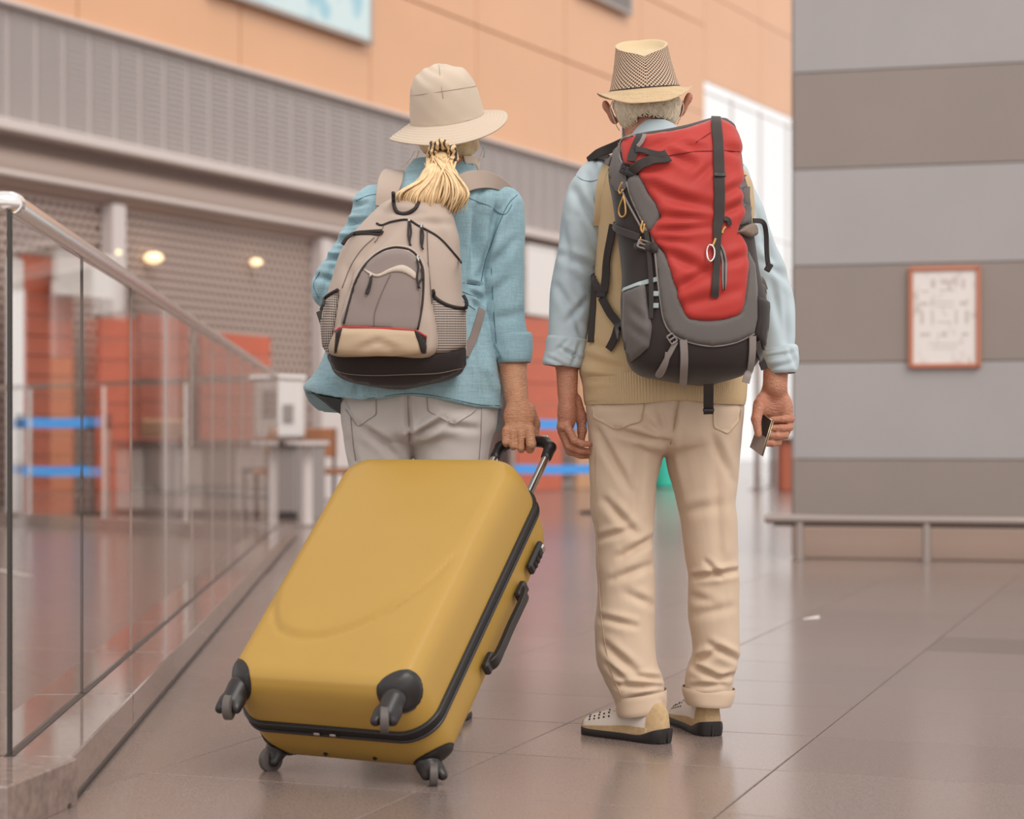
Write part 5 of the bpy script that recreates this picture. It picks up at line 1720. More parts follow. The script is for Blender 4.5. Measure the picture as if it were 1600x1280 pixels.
# ------------------------------------------------------------------ woman
YW = 4.90
gripc = np.array(GRIP[1]); YG = gripc[1]
S = SDF((-.56, 4.66, 0), (.14, 5.28, 1.74), .0036)
hw_ = P3(702, 172, 4.92)
S.ell(hw_, (.074, .092, .102), k=.02)
S.ell(P3(704, 214, 4.965), (.05, .056, .05), k=.03)
S.cap(P3(702, 215, 4.925), P3(698, 275, 4.905), .048, .056, .03)
S.cap(hw_ + (.005, .088, .008), hw_ + (.005, .107, -.02), .009, .014, .012)
for s in (-1, 1):
    S.ell(hw_ + (s * .03, .088, .012), (.015, .012, .010), k=.008, sub=True)
    S.ell(hw_ + (s * .03, .081, .012), (.012, .011, .009), k=.003)
    S.ell(hw_ + (s * .076, .004, -.006), (.008, .018, .028), k=.006)
S.ell(hw_ + (0, .094, -.058), (.02, .01, .006), k=.006)
S.ell(hw_ + (0, .094, -.069), (.018, .01, .006), k=.006)
S.ell(P3(670, 370, 4.91), (.135, .075, .17), k=.05)
S.ell(P3(655, 560, 4.91), (.14, .08, .2), k=.06)
S.cap(P3(620, 318, 4.92), P3(750, 318, 4.92), .035, .035, .05)
S.chain([P3(772, 325, 4.91), P3(792, 450, 4.92), P3(799, 560, 4.90), P3(807, 622, YG - .002)], [.043, .04, .038, .0315], .02)
S.chain([P3(605, 325, 4.92), P3(530, 445, 4.95), P3(545, 440, 5.10), P3(575, 430, 5.17)], [.030, .030, .03, .024], .02)
S.ell(P3(585, 428, 5.19), (.03, .035, .02), k=.014)
for k in range(4):
    a = P3(580 + 5 * k, 426 - 8 + 5 * k, 5.205); S.chain([a, a + (.03, .035, .0), a + (.05, .03, -.01)], [.0095, .009, .0075], .003)
S.chain([P3(590, 424, 5.17), P3(602, 414, 5.18), P3(610, 408, 5.20)], [.012, .011, .009], .004)
S.chain([P3(600, 690, 4.91), P3(600, 900, 4.90), P3(602, 1095, 4.93), P3(602, 1120, 4.93)], [.075, .05, .035, .032], .03)
S.chain([P3(706, 690, 4.91), P3(698, 900, 4.92), P3(687, 1095, 4.955), P3(687, 1120, 4.955)], [.075, .05, .035, .032], .03)
S.cap(P3(602, 1125, 4.93), P3(598, 1115, 5.05), .022, .018, .02)
S.cap(P3(687, 1122, 4.955), P3(700, 1116, 5.06), .022, .018, .02)
# right hand closed round the suitcase grip
S.ell(P3(811, 650, YG - .022), (.041, .020, .044), k=.016)
S.ell(P3(811, 671, YG - .026), (.044, .017, .016), k=.010)
gy = GRIP[1]
for i, (x, yk, yp, r) in enumerate([(789.5, 672, 691, .0090), (801, 675, 696, .0096), (813.5, 678, 700, .0102)]):
    S.chain([P3(x, yk, YG - .036), P3(x, yp, YG - .034), P3(x + 1, yp + 3, YG - .012), P3(x + 1, yp - 6, YG + .012)], [r, r * .98, r * .9, r * .8], .003)
S.chain([P3(827, 672, YG - .034), P3(830, 694, YG - .038), P3(828, 702, YG - .024), P3(826, 696, YG + .006)], [.0130, .0135, .0115, .009], .003)
S.chain([P3(826, 640, YG - .01), P3(836, 662, YG + .01), P3(835, 683, YG + .012), P3(828, 697, YG - .002)], [.018, .014, .0115, .0095], .006)
V, F = S.mesh()
woman = mk('person', V, F, M_SKIN_W, None, (P3(655, 1140, YW)[0], YW, 0))
tag(woman, 'blonde person in beige sun hat and blue jacket pulling the yellow suitcase', 'person')

# trousers
def wleg(tab): return [(y, a, b_, r, Y) for (y, a, b_, r, Y) in tab]
WL = wleg([(640, 533, 652, .112, 4.905), (668, 536, 650, .108, 4.905), (700, 541, 645, .096, 4.905), (735, 548, 642, .09, 4.905), (800, 553, 640, .085, 4.905), (900, 557, 638, .078, 4.905), (1000, 560, 640, .074, 4.915), (1080, 562, 642, .07, 4.925), (1118, 564, 640, .068, 4.93)])
WR = wleg([(640, 634, 777, .112, 4.905), (668, 637, 773, .108, 4.905), (700, 645, 765, .096, 4.905), (735, 650, 760, .09, 4.905), (800, 655, 756, .085, 4.905), (900, 655, 742, .078, 4.915), (1000, 650, 732, .074, 4.935), (1080, 648, 726, .07, 4.95), (1118, 650, 724, .068, 4.955)])
cw = [(560, 665, 600, 690, 6, .005), (585, 680, 625, 720, 6, .005), (640, 685, 690, 660, 5, .008), (690, 665, 740, 670, 6, .005), (545, 690, 560, 735, 5, .003)]
PW = [(585, 535, 778, .12, 4.905), (620, 533, 779, .126, 4.905), (650, 533, 777, .13, 4.905), (672, 536, 774, .126, 4.905), (686, 548, 762, .105, 4.905), (694, 590, 705, .06, 4.905)]
parts = [cloth_loft(r_, n=90, step=.006, p=2.25)[:2] for r_ in (WL, WR, PW)]
V, F = fused_cloth(parts, cw + [(637, 620, 640, 690, 4, .007), (652, 682, 690, 655, 5, .007)], .002, 24, 31, .0045, 10)
wtr = mk('trousers', V, F, M_WTROU, woman)
bw = bvh_of(wtr)
patch('back_pocket', [(537, 622), (559, 667), (589, 648), (588, 618)], bw, 4.78, M_WTROU, wtr, lift=0, thick=.0025, bevel=3, smooth_outline=False)
patch('back_pocket', [(667, 616), (669, 643), (709, 663), (750, 640), (752, 622)], bw, 4.78, M_WTROU, wtr, lift=0, thick=.0025, bevel=3, smooth_outline=False)
for pts in ([(541, 640), (559, 667), (588, 648), (588, 622)], [(667, 620), (669, 643), (709, 663), (735, 648), (748, 636)], [(637, 618), (639, 650), (640, 690)], [(548, 650), (552, 690), (556, 720)], [(752, 635), (751, 680), (748, 718)]):
    cord('seam', pts, .0011, bw, 4.78, M_WSEAM, wtr, straight=len(pts) > 3, lift=.0018)
# plain shoes
for (x, y, Y, dx) in ((602, 1138, 4.90, -.01), (690, 1141, 4.92, .03)):
    q = px(x, 690 + FPX * CAMH / Y, Y)
    shoe((q.x, Y - .02), (q.x + dx, Y + .22), woman, 1)

# jacket
JR = [(634, 476, 785, .150, 4.905), (606, 475, 784, .152, 4.905), (590, 487, 780, .150, 4.905), (570, 501, 777, .145, 4.905), (540, 512, 770, .135, 4.905), (500, 520, 763, .125, 4.905), (450, 530, 757, .118, 4.905), (400, 543, 758, .118, 4.91), (350, 552, 770, .122, 4.91), (320, 558, 785, .120, 4.91), (303, 572, 788, .108, 4.915), (290, 590, 775, .092, 4.915), (278, 612, 760, .076, 4.915), (268, 630, 748, .062, 4.918)]
def hem(V):
    V = V.copy(); z0 = P3(0, 606, 4.905)[2]
    w = np.clip((z0 - .01 + .05 - V[:, 2]) / .05, 0, 1)
    xl, xr = P3(475, 606, 4.905)[0], P3(785, 606, 4.905)[0]
    t = (V[:, 0] - xl) / (xr - xl)
    tgt = np.interp(t, [0, .08, .18, .3, .45, .55, .68, .85, 1], [608, 617, 622, 626, 620, 617, 622, 634, 638])
    zt = CAMH - (tgt - HY) * 4.8 / FPX
    front = np.clip((V[:, 1] - 4.905) / .08, 0, 1)
    zt = zt - front * (.045 * (1 - t))                    # the front flaps hang lower on her left
    zmin = V[:, 2].min()
    V[:, 2] += w * (zt - zmin) * np.clip(1 - (V[:, 2] - zmin) / .05, 0, 1)
    N = np.stack([np.zeros(len(V)), np.sign(V[:, 1] - 4.905), np.zeros(len(V))], 1)
    V += N * (w * .010 * np.sin(t * 19))[:, None]
    return V
CJ = [(735, 440, 752, 300, 6, .006), (735, 442, 750, 446, 3, .006), (738, 458, 750, 465, 3, .005), (740, 472, 748, 482, 3, .005), (740, 330, 745, 430, 6, .006), (760, 590, 778, 630, 6, .004), (500, 590, 540, 615, 6, .004), (745, 520, 760, 610, 7, .004), (560, 600, 555, 625, 6, .004)]
SLr = [(286, 752, 786, .035, 4.915), (293, 745, 800, .05, 4.915), (303, 742, 811, .058, 4.915), (318, 742, 818, .063, 4.915), (350, 745, 820, .065, 4.915), (400, 748, 820, .063, 4.915), (450, 750, 819, .060, 4.915), (500, 753, 821, .057, 4.91), (530, 762, 826, .054, 4.905), (560, 770, 827, .05, 4.90)]
SLl = [(290, 572, 622, .045, 4.915), (308, 553, 612, .056, 4.915), (335, 546, 602, .06, 4.92), (352, 537, 597, .058, 4.925), (362, 533, 592, .058, 4.925), (385, 520, 582, .058, 4.935), (400, 512, 576, .056, 4.94), (415, 500, 568, .057, 4.945), (437, 489, 560, .058, 4.95), (460, 488, 550, .056, 4.955), (474, 494, 540, .045, 4.96), (482, 503, 530, .025, 4.965)]
CSR = [(752, 430, 775, 330, 6, .008), (765, 420, 800, 380, 7, .005), (756, 470, 790, 440, 7, .005), (770, 500, 815, 490, 8, .003), (795, 310, 770, 350, 6, .004)]
CSL = [(535, 350, 570, 345, 4, .008), (522, 377, 560, 372, 4, .009), (508, 405, 545, 402, 4, .008), (545, 322, 570, 318, 4, .005), (495, 432, 530, 440, 5, .005), (500, 470, 528, 400, 5, .004)]
parts = [cloth_loft(JR, n=130, step=.006, p=2.45, zfun=hem)[:2], cloth_loft(SLr, n=80, step=.006)[:2], cloth_loft(SLl, n=80, step=.006)[:2],
         tube_vf(catmull([P3(515, 455, 4.96), P3(528, 448, 5.04), P3(545, 440, 5.11)], 6), [.052] * 5 + [.047] * 4 + [.044] * 4, 24)]
V, F = fused_cloth(parts, CJ + CSR + CSL, .0026, 20, 41, .0042, 4)
jacket = mk('jacket', V, F, M_JACKET, woman)
V, F, uv = cloth_loft([(521, 763, 829, .056, 4.905), (525, 762, 831, .060, 4.905), (562, 774, 830.5, .060, 4.90), (567, 776, 829, .055, 4.90)], [(766, 535, 780, 562, 3, .004)], .0014, 26, 47, n=90, step=.004, zfun=tilt_z(.03, P3(800, 545, 4.9)[0]), caps=(False, True))
mk('sleeve_cuff', V, F, M_JACKET, jacket)
V, F, uv = cloth_loft([(275, 628, 750, .07, 4.915), (262, 636, 742, .064, 4.92), (254, 642, 737, .060, 4.925), (250, 645, 734, .057, 4.925)], [], .001, 20, 3, n=80, step=.004, zfun=lambda V: V + np.stack([0 * V[:, 0], 0 * V[:, 0], -.4 * np.clip(V[:, 1] - 4.93, 0, 1)], 1), caps=(True, False))
mk('collar', V, F, M_JACKET, jacket)
bj = bvh_of(jacket)
for pts in ([(800, 320), (790, 335), (778, 332), (765, 322), (745, 315), (730, 308)], [(808, 305), (795, 318), (782, 345), (770, 375), (758, 410), (752, 440)], [(556, 314), (575, 306), (594, 303)], [(724, 442), (750, 446)], [(722, 456), (748, 466)], [(722, 470), (742, 484)],
            [(480, 614), (530, 622), (565, 624), (615, 617), (650, 615), (700, 622), (745, 632), (780, 634)], [(768, 420), (771, 480), (776, 540)], [(500, 425), (490, 445), (498, 465)]):
    cord('seam', pts, .0011, bj, 4.8, M_JSEAM, jacket, lift=.0006)
# dark inside of the front flap on her left
fl_ = [P3(474, 609, 4.93), P3(500, 618, 4.86), P3(532, 624, 4.84), P3(534, 649, 4.98), P3(505, 628, 5.03)]
V = np.array(fl_ + [q + (0, .006, 0) for q in fl_])
mk('front_flap', V, [(0, 1, 2, 3, 4), (9, 8, 7, 6, 5)] + [(i, i + 5, (i + 1) % 5 + 5, (i + 1) % 5) for i in range(5)], M_LINING, jacket, smooth=False)
fr2 = [P3(768, 636, 4.98), P3(783, 636, 4.95), P3(781, 668, 5.0), P3(770, 680, 5.03)]
V = np.array(fr2 + [q + (0, .006, 0) for q in fr2])
mk('front_flap', V, [(0, 1, 2, 3), (7, 6, 5, 4)] + [(i, i + 4, (i + 1) % 4 + 4, (i + 1) % 4) for i in range(4)], M_JACKET, jacket, smooth=False)
# pale blouse collar
V, F = ribbon_vf(catmull([P3(725, 250, 4.875), P3(741, 251, 4.905), P3(748, 262, 4.945)], 6), np.repeat([[.5, -.8, .2]], 13, 0), .022, .003)
mk('blouse_collar', V, F, mat('cream_blouse', (226, 206, 188), .8), woman)

# hair, pony tail and scrunchie
a = SDF(hw_ - .13, hw_ + .13, .004)
a.ell(hw_ + (0, -.004, -.002), (.080, .098, .098), k=.01)
a.ell(hw_ + (0, .115, -.03), (.12, .09, .10), k=.02, sub=True)
a.ell(P3(702, 226, 4.90), (.080, .066, .040), k=.03)
a.ell(P3(700, 222, 5.03), (.09, .085, .06), k=.02, sub=True)
V, F = a.mesh()
whair = mk('hair', V, F, M_BLONDE, woman)
rg = np.random.default_rng(11)
SCR = P3(692, 238, 4.795)
lk = MB()
def lock(pts, r, flat=.6):
    Q = catmull(pts, 4); n_ = len(Q)
    Vt, Ft = tube_vf(Q, r * (np.sin(np.linspace(.7, 3.0, n_)) * .9 + .12), 5, flat=flat); lk.add(Vt, Ft)
for i in range(170):
    ph = rg.uniform(-1.45, 1.55); z = rg.uniform(-.055, -.015)
    rr_ = math.sqrt(1 - (z / .1) ** 2)
    a0 = hw_ + np.array([.083 * rr_ * math.sin(ph), -.1 * rr_ * math.cos(ph), z])
    ph2 = ph * .5; z2 = z * .6 - .035; r2 = math.sqrt(max(.05, 1 - (z2 / .1) ** 2))
    a1 = hw_ + np.array([.086 * r2 * math.sin(ph2), -.106 * r2 * math.cos(ph2), z2])
    lock([a0, a1, SCR + rg.normal(0, .006, 3) + (0, .012, .006)], .0034)
for i in range(620):
    left = rg.random() < .6
    s = rg.uniform(0, 1)
    rt = np.array(P3(690 + rg.normal(0, 8), 248 + rg.normal(0, 3), 4.782 + rg.normal(0, .008)))
    if left:
        ex = 619 + 66 * s; ey = 318 + 14 * math.sin(s * 3.0) + rg.normal(0, 4)
        mx = 658 + 36 * s; my = 272 + 8 * (1 - s)
        m2x = 626 + 66 * s - 4; m2y = 301 + 5 * s
    else:
        ex = 684 + 36 * s; ey = 328 - 3 * s + rg.normal(0, 5)
        mx = 694 + 20 * s; my = 274
        m2x = 693 + 40 * s; m2y = 302
    d = rg.normal(0, .010)
    yb = 4.715
    lock([rt, P3(mx, my, 4.745 + d), P3(m2x, m2y, yb + d), P3(ex + rg.normal(0, 2), ey, yb + .012 + d)], .0040 + rg.uniform(-.0010, .0012))
a = SDF(P3(690, 290, 4.74) - .13, P3(690, 290, 4.74) + .13, .004)
a.chain([P3(690, 250, 4.79), P3(676, 277, 4.762), P3(660, 300, 4.742), P3(648, 314, 4.738)], [.018, .026, .028, .018], .02)
a.chain([P3(692, 250, 4.79), P3(700, 278, 4.762), P3(708, 303, 4.742), P3(708, 316, 4.738)], [.018, .024, .024, .016], .02)
Vc, Fc = a.mesh(); lk.add(Vc, Fc)
o = lk.build('hair_locks', M_BLONDE, whair, sharp=None); o['kind'] = 'stuff'
for k, pts in enumerate([[(648, 236, 4.9), (640, 250, 4.9), (628, 262, 4.88)], [(655, 235, 4.88), (648, 252, 4.87), (634, 258, 4.87)], [(756, 228, 4.93), (752, 240, 4.93), (746, 254, 4.92)]]):
    V, F = tube_vf(catmull([P3(*q) for q in pts], 5), .0007, 4); mk('stray_hair', V, F, M_BLONDE, whair)
# scrunchie: gathered ring with printed cloth
m, nt, b = node_mat('printed_scrunchie', .7)
tc = nt.nodes.new('ShaderNodeTexCoord'); v = nt.nodes.new('ShaderNodeTexWave'); v.inputs['Scale'].default_value = 26; v.inputs['Distortion'].default_value = 9; v.inputs['Detail'].default_value = 2
nt.links.new(tc.outputs['Object'], v.inputs['Vector'])
rr = nt.nodes.new('ShaderNodeValToRGB'); rr.color_ramp.elements[0].position = .28; rr.color_ramp.elements[1].position = .4
rr.color_ramp.elements[0].color = rgba((64, 52, 46)); rr.color_ramp.elements[1].color = rgba((222, 188, 142))
nt.links.new(v.outputs['Fac'], rr.inputs['Fac']); nt.links.new(rr.outputs[0], b.inputs['Base Color'])
V = []; F = []
nu, nv_ = 60, 20
ctr_ = P3(692, 241, 4.785)
for i in range(nu):
    th = 2 * math.pi * i / nu
    for j in range(nv_):
        ph = 2 * math.pi * j / nv_
        r_ = .0150 * (1 + .22 * math.sin(th * 7 + 2.2 * math.sin(ph)) + .14 * math.sin(th * 12 + ph * 2))
        R_ = .0275 + r_ * math.cos(ph)
        q = np.array([R_ * math.cos(th), -r_ * 1.25 * math.sin(ph), R_ * math.sin(th) * .8])
        c_, s_ = math.cos(-.45), math.sin(-.45)
        q = np.array([q[0] * c_ - q[2] * s_, q[1] - .35 * q[2], q[0] * s_ + q[2] * c_])
        V.append(ctr_ + q)
for i in range(nu):
    for j in range(nv_):
        F.append((i * nv_ + j, i * nv_ + (j + 1) % nv_, ((i + 1) % nu) * nv_ + (j + 1) % nv_, ((i + 1) % nu) * nv_ + j))
mk('scrunchie', V, F, m, woman)
# mask
mv = []; mf = []
for i in range(9):
    for j in range(13):
        t = -.8 + 1.6 * j / 12; z = -.015 - .08 * i / 8
        mv.append(hw_ + np.array([.077 * math.sin(t), .112 * math.cos(t) + .016 * math.exp(-(t / .4) ** 2) * (1 - abs(i - 3) / 8) - .006, z]))
for i in range(8):
    for j in range(12):
        mf.append((i * 13 + j, i * 13 + j + 1, (i + 1) * 13 + j + 1, (i + 1) * 13 + j))
wm = mk('face_mask', mv, mf, M_MASK, woman); sm = wm.modifiers.new('thickness', 'SOLIDIFY'); sm.thickness = .002
V, F = tube_vf(catmull([P3(753, 225, 4.92), P3(757, 236, 4.925), P3(756, 246, 4.94)], 6), .0018, 6); mk('ear_loop', V, F, M_MASK, wm)

# sun hat
fr_w = hat_frame(P3(699, 186, 4.92), 8.5, 19)
n = 128
prof = catmull([(.0005, .142), (.022, .1405), (.045, .134), (.066, .120), (.081, .098), (.090, .068), (.0955, .035), (.098, .010), (.099, 0)], 6)
def hatnoise(x, y, r, i): return .0030 * math.sin(x * 55 + i * .25) * math.sin(y * 40 + i * .1) + .0016 * math.sin(x * 120 - i * .5)
V, F, UV = revolve([tuple(p) for p in prof], n, hatnoise)
whad = mk('sun_hat', fr_w(V), F, M_HATW, woman)
def brim_z(x, y, r, i):
    return (r - .097) / .065 * (.010 * math.sin(math.atan2(y, x) * 2 + .6) + .016 * max(0, x / .16) )
bp_ = []
for k in range(41):
    t = k / 40
    bp_.append((.0975 + .061 * t, .002 - .034 * t ** 1.1 + .0009 * math.sin(t * 7 * 2 * math.pi)))
bp_ += [(.160, -.034), (.1585, -.0365), (.13, -.022), (.097, -.003)]
V, F, UV = revolve(bp_, n, brim_z)
mk('brim', fr_w(V), F, M_HATW, whad)
def on_hat(a_, f):
    g_ = np.linspace(0, 1, len(prof)); p = (np.interp(f, g_, prof[:, 0]), np.interp(f, g_, prof[:, 1]))
    return (p[0] * 1.004 * math.cos(a_), p[0] * 1.104 * math.sin(a_), p[1] + .0006)
for a_ in (-math.pi / 2 - .02, math.pi / 2):
    V, F = tube_vf(fr_w([on_hat(a_, f) for f in np.linspace(.05, .62, 24)]), .0006, 6); mk('crown_seam', V, F, M_HATSEAM, whad)
V, F = tube_vf(fr_w([on_hat(a_, .60 + .05 * math.sin(a_ * 1)) for a_ in np.linspace(0, 2 * math.pi, 64)]), .0006, 6); mk('crown_seam', V, F, M_HATSEAM, whad)
V, F = tube_vf(fr_w([on_hat(a_, .985) for a_ in np.linspace(0, 2 * math.pi, 64)]), .0011, 6); mk('crown_seam', V, F, M_HATSEAM, whad)
# ------------------------------------------------------------------ backpacks
M_TAUPE = weave('taupe_canvas', (178, 160, 147), scale=1300, bump=.12)
M_TAUPE_D = weave('dark_taupe_canvas', (138, 124, 118), scale=1300, bump=.12)
M_TAUPE_L = weave('light_taupe_canvas', (196, 180, 166), scale=1300, bump=.1)
M_TANC = weave('tan_canvas', (188, 164, 138), scale=1300, bump=.12)
M_DKCLOTH = weave('black_pack_cloth', (44, 36, 35), scale=1300, bump=.12)
M_PIPING = mat('dark_piping', (44, 36, 34), .7)
M_REDPIPE = mat('red_piping', (186, 52, 46), .6)
M_RED_N = weave('red_nylon', (178, 54, 47), scale=1600, bump=.06, rough=.55)
M_GREY_N = weave('grey_nylon', (100, 94, 91), scale=1600, bump=.08, rough=.65)
M_CHAR = weave('charcoal_nylon', (50, 42, 40), scale=1600, bump=.1, rough=.65)
M_WEB = weave('dark_webbing', (60, 53, 50), scale=1500, bump=.2, rough=.7)
M_WEBG = weave('grey_webbing', (138, 128, 123), scale=1500, bump=.2, rough=.7)
M_TRIM = mat('pale_teal_trim', (158, 172, 172), .7)
M_BUCK = mat('black_buckle', (32, 27, 26), .35)
M_GOLD = mat('gold_pull', (206, 160, 92), .4, .3)
M_ALU = mat('aluminium_clip', (210, 204, 200), .25, 1.0)
# mesh cloth
m, nt, b = node_mat('net_cloth', .8)
uvn = nt.nodes.new('ShaderNodeUVMap'); sx = nt.nodes.new('ShaderNodeSeparateXYZ'); nt.links.new(uvn.outputs[0], sx.inputs[0])
k1 = math_node(nt, 'SINE', math_node(nt, 'MULTIPLY', math_node(nt, 'ADD', sx.outputs[0], math_node(nt, 'MULTIPLY', sx.outputs[1], .6)), 140.0))
k2 = math_node(nt, 'SINE', math_node(nt, 'MULTIPLY', math_node(nt, 'SUBTRACT', sx.outputs[0], math_node(nt, 'MULTIPLY', sx.outputs[1], .6)), 140.0))
hole = math_node(nt, 'GREATER_THAN', math_node(nt, 'MULTIPLY', k1, k2), .12)
nt.links.new(mixc(nt, hole, rgba((92, 80, 75)), rgba((192, 178, 166))), b.inputs['Base Color'])
M_NET = m

def z1(*p): return [(460 + x / 4, 80 + y / 4) for x, y in p]
def z2(*p): return [(460 + x / 4, 320 + y / 4) for x, y in p]
def z4(*p): return [(840 + x / 4, 50 + y / 4) for x, y in p]
def z5(*p): return [(840 + x / 3.81, 340 + y / 3.81) for x, y in p]

# ---- woman's daypack
wp_ = empty('backpack', tuple(P3(618, 609, 4.68)), 'taupe and black daypack with mesh side pockets on the woman', 'backpack')
def pack_rows(tab, back):
    return [(y, a, c, (back - fr) / 2, (back + fr) / 2, fr + .2 * (back - fr)) for (y, a, c, fr) in tab]
rows = pack_rows([(303, 622, 688, 4.73), (312, 604, 698, 4.71), (320, 592, 703, 4.695), (335, 576, 708, 4.675), (352, 560, 712, 4.66), (368, 546, 716, 4.648), (390, 531, 718, 4.635), (430, 519, 721, 4.62), (465, 509, 723, 4.61), (487, 503, 728, 4.605), (510, 502, 730, 4.60), (540, 506, 730, 4.60), (558, 514, 729, 4.605), (578, 521, 724, 4.615), (592, 536, 704, 4.635), (602, 565, 664, 4.66), (609, 606, 632, 4.70)], 4.80)
V, F, uv = cloth_loft(rows, [(570, 400, 620, 350, 7, .005), (680, 350, 705, 400, 8, .004), (545, 420, 560, 470, 7, .004), (600, 330, 660, 335, 5, .006), (640, 345, 700, 350, 5, .004)], .002, 20, 61, n=140, step=.005, p=2.7)
wb = mk('main_bag', V, F, [M_TAUPE, M_DKCLOTH], wp_)
zlim = P3(0, 556, 4.62)[2] - wloc(wb)[2]
for p_ in wb.data.polygons:
    if p_.center.z < zlim: p_.material_index = 1
b1 = bvh_of(wb)
bott = patch('bottom_panel', z2((212, 935), (300, 925), (600, 935), (820, 930), (1000, 912), (1082, 885), (1078, 990), (1050, 1022), (958, 1072), (800, 1118), (620, 1138), (430, 1116), (316, 1080), (250, 1022)), b1, 4.62, M_DKCLOTH, wp_, thick=.004, bevel=4, noise=.001)
fp = patch('front_pocket', z2((240, 930), (290, 720), (365, 480), (440, 355), (540, 282), (640, 256), (735, 272), (805, 340), (845, 430), (858, 600), (875, 928), (560, 940)), b1, 4.62, M_TAUPE, wp_, thick=.026, bevel=10, noise=.0015)
b2 = bvh_of(wb, fp)
pd = patch('pocket_panel', z2((303, 758), (345, 600), (388, 470), (450, 372), (540, 305), (640, 282), (725, 302), (775, 362), (795, 430), (788, 600), (756, 788), (530, 770)), b2, 4.6, M_TAUPE_D, fp, thick=.004, bevel=4, noise=.0008)
lp = patch('lower_pocket', z2((262, 795), (300, 772), (520, 772), (750, 787), (790, 830), (815, 925), (540, 936), (258, 926)), b2, 4.6, M_TANC, fp, thick=.014, bevel=7, noise=.0015, folds=[(560, 545, 590, 535, 5, .004), (590, 535, 625, 548, 5, .004)])
b3 = bvh_of(wb, fp, pd, lp, bott)
patch('pocket_flap', z2((432, 402), (470, 418), (520, 436), (600, 398), (680, 378), (758, 425), (758, 466), (690, 428), (620, 420), (560, 440), (515, 452), (470, 436)), b3, 4.6, M_TAUPE_L, fp, thick=.003, bevel=2, step=3)
patch('corner_panel', z2((262, 792), (300, 772), (282, 840), (262, 928), (250, 926)), b3, 4.6, M_DKCLOTH, fp, thick=.003, bevel=2, step=3, smooth_outline=False)
patch('corner_panel', z2((748, 786), (826, 824), (822, 930), (792, 926), (775, 860)), b3, 4.6, M_DKCLOTH, fp, thick=.003, bevel=2, step=3, smooth_outline=False)
for nm, poly in (('mesh_pocket', z2((285, 535), (200, 590), (165, 660), (172, 780), (182, 885), (215, 925), (240, 820), (262, 690))), ('mesh_pocket', z2((846, 540), (890, 600), (970, 640), (1058, 640), (1078, 690), (1086, 780), (1084, 885), (960, 922), (872, 928), (858, 720)))):
    mp_ = patch(nm, poly, b1, 4.62, M_NET, wp_, thick=.008, bevel=6, smooth_outline=False, noise=.001)
b4 = bvh_of(wb, fp, pd, lp, bott)
cord('pocket_binding', z2((285, 535), (225, 572), (185, 615), (164, 660)), .004, b4, 4.62, M_PIPING, wp_, lift=.008)
cord('pocket_binding', z2((846, 538), (880, 590), (950, 632), (1030, 652), (1070, 640), (1076, 605), (1055, 565)), .0045, b4, 4.62, M_PIPING, wp_, lift=.009)
cord('red_piping', z2((258, 797), (300, 768), (400, 764), (520, 768), (650, 776), (750, 786), (826, 826)), .0024, b4, 4.6, M_REDPIPE, fp, lift=.003)
for nm, pts, r in [('zip', z2((300, 250), (330, 205), (380, 180), (460, 172), (545, 165)), .005), ('zip', z2((515, 118), (545, 130), (600, 108), (670, 95), (720, 98), (765, 128), (820, 155), (880, 190), (940, 240), (1000, 310), (1042, 362)), .0028),
                   ('zip', z2((310, 745), (350, 590), (392, 462), (455, 362), (545, 292), (640, 268), (730, 288), (785, 355), (806, 440), (800, 620), (770, 780)), .0028), ('seam', z2((600, 438), (560, 520), (520, 620), (500, 690), (498, 765)), .0011), ('seam', z2((500, 205), (420, 280), (350, 390), (300, 520)), .0011),
                   ('seam', z2((830, 160), (832, 260), (840, 420), (856, 620)), .0011), ('seam', z2((250, 1030), (330, 1056), (500, 1066), (700, 1060), (900, 1052), (1050, 1020)), .0012), ('seam', z2((560, 128), (520, 210), (500, 235)), .0011), ('grab_loop', z1((618, 885), (622, 960), (645, 1008), (700, 1015), (755, 985), (775, 950)), .0052), ('zip_flap', z2((360, 190), (440, 182), (530, 186), (552, 165)), .0035)]:
    cord(nm, pts, r, b4, 4.62, M_PIPING if nm != 'seam' else mat('taupe_seam', (112, 98, 92), .8), wp_ if nm not in ('seam',) else wb, lift=.0015)
for pts in (z2((716, 112), (712, 180), (716, 225), (728, 262)), z2((722, 112), (730, 180), (722, 225), (722, 258)), z2((792, 152), (790, 215), (792, 250), (804, 285)), z2((800, 152), (806, 200), (800, 250), (796, 275)), z2((762, 350), (772, 400), (766, 460), (778, 525)), z2((790, 400), (795, 450), (778, 490), (770, 520)), z2((482, 448), (466, 505), (452, 540), (448, 562)), z2((484, 448), (478, 500), (466, 545), (456, 565))):
    cord('zip_pull', pts, .0024, b4, 4.6, M_PIPING, wp_, lift=.006)
for (x, y) in z2((718, 105), (794, 140), (768, 330), (775, 348), (480, 446)):
    h = hit_near(b4, x, y, 4.6)
    MB().box(h[0] + h[1] * .004, (.008, .006, .010), None, .002).build('zip_slider', M_ALU, wp_, sharp=30)
bj2 = bvh_of(jacket)
strap('shoulder_strap', [(602, 324, 4.785), (605, 303, 4.79), (609, 288, 4.812), (613, 277, 4.85), (616, 272, 4.90)], [.05, .056, .062, .058, .05], None, 4.8, M_TAUPE, wp_, free=True, thick=.012)
strap('shoulder_strap', [(708, 296, 4.785), (735, 283, 4.80), (762, 282, 4.835), (782, 289, 4.87), (796, 297, 4.90)], [.05, .05, .042, .030, .016], None, 4.8, M_TAUPE, wp_, free=True, thick=.012)
strap('side_strap', [(752, 484), (746, 505), (738, 530), (726, 556)], .022, bj2, 4.80, M_TAUPE_D, wp_, lift=.004)
strap('side_strap', [(500, 487, 4.80), (506, 505, 4.76), (512, 520, 4.72)], .02, None, 4.75, M_PIPING, wp_, free=True)

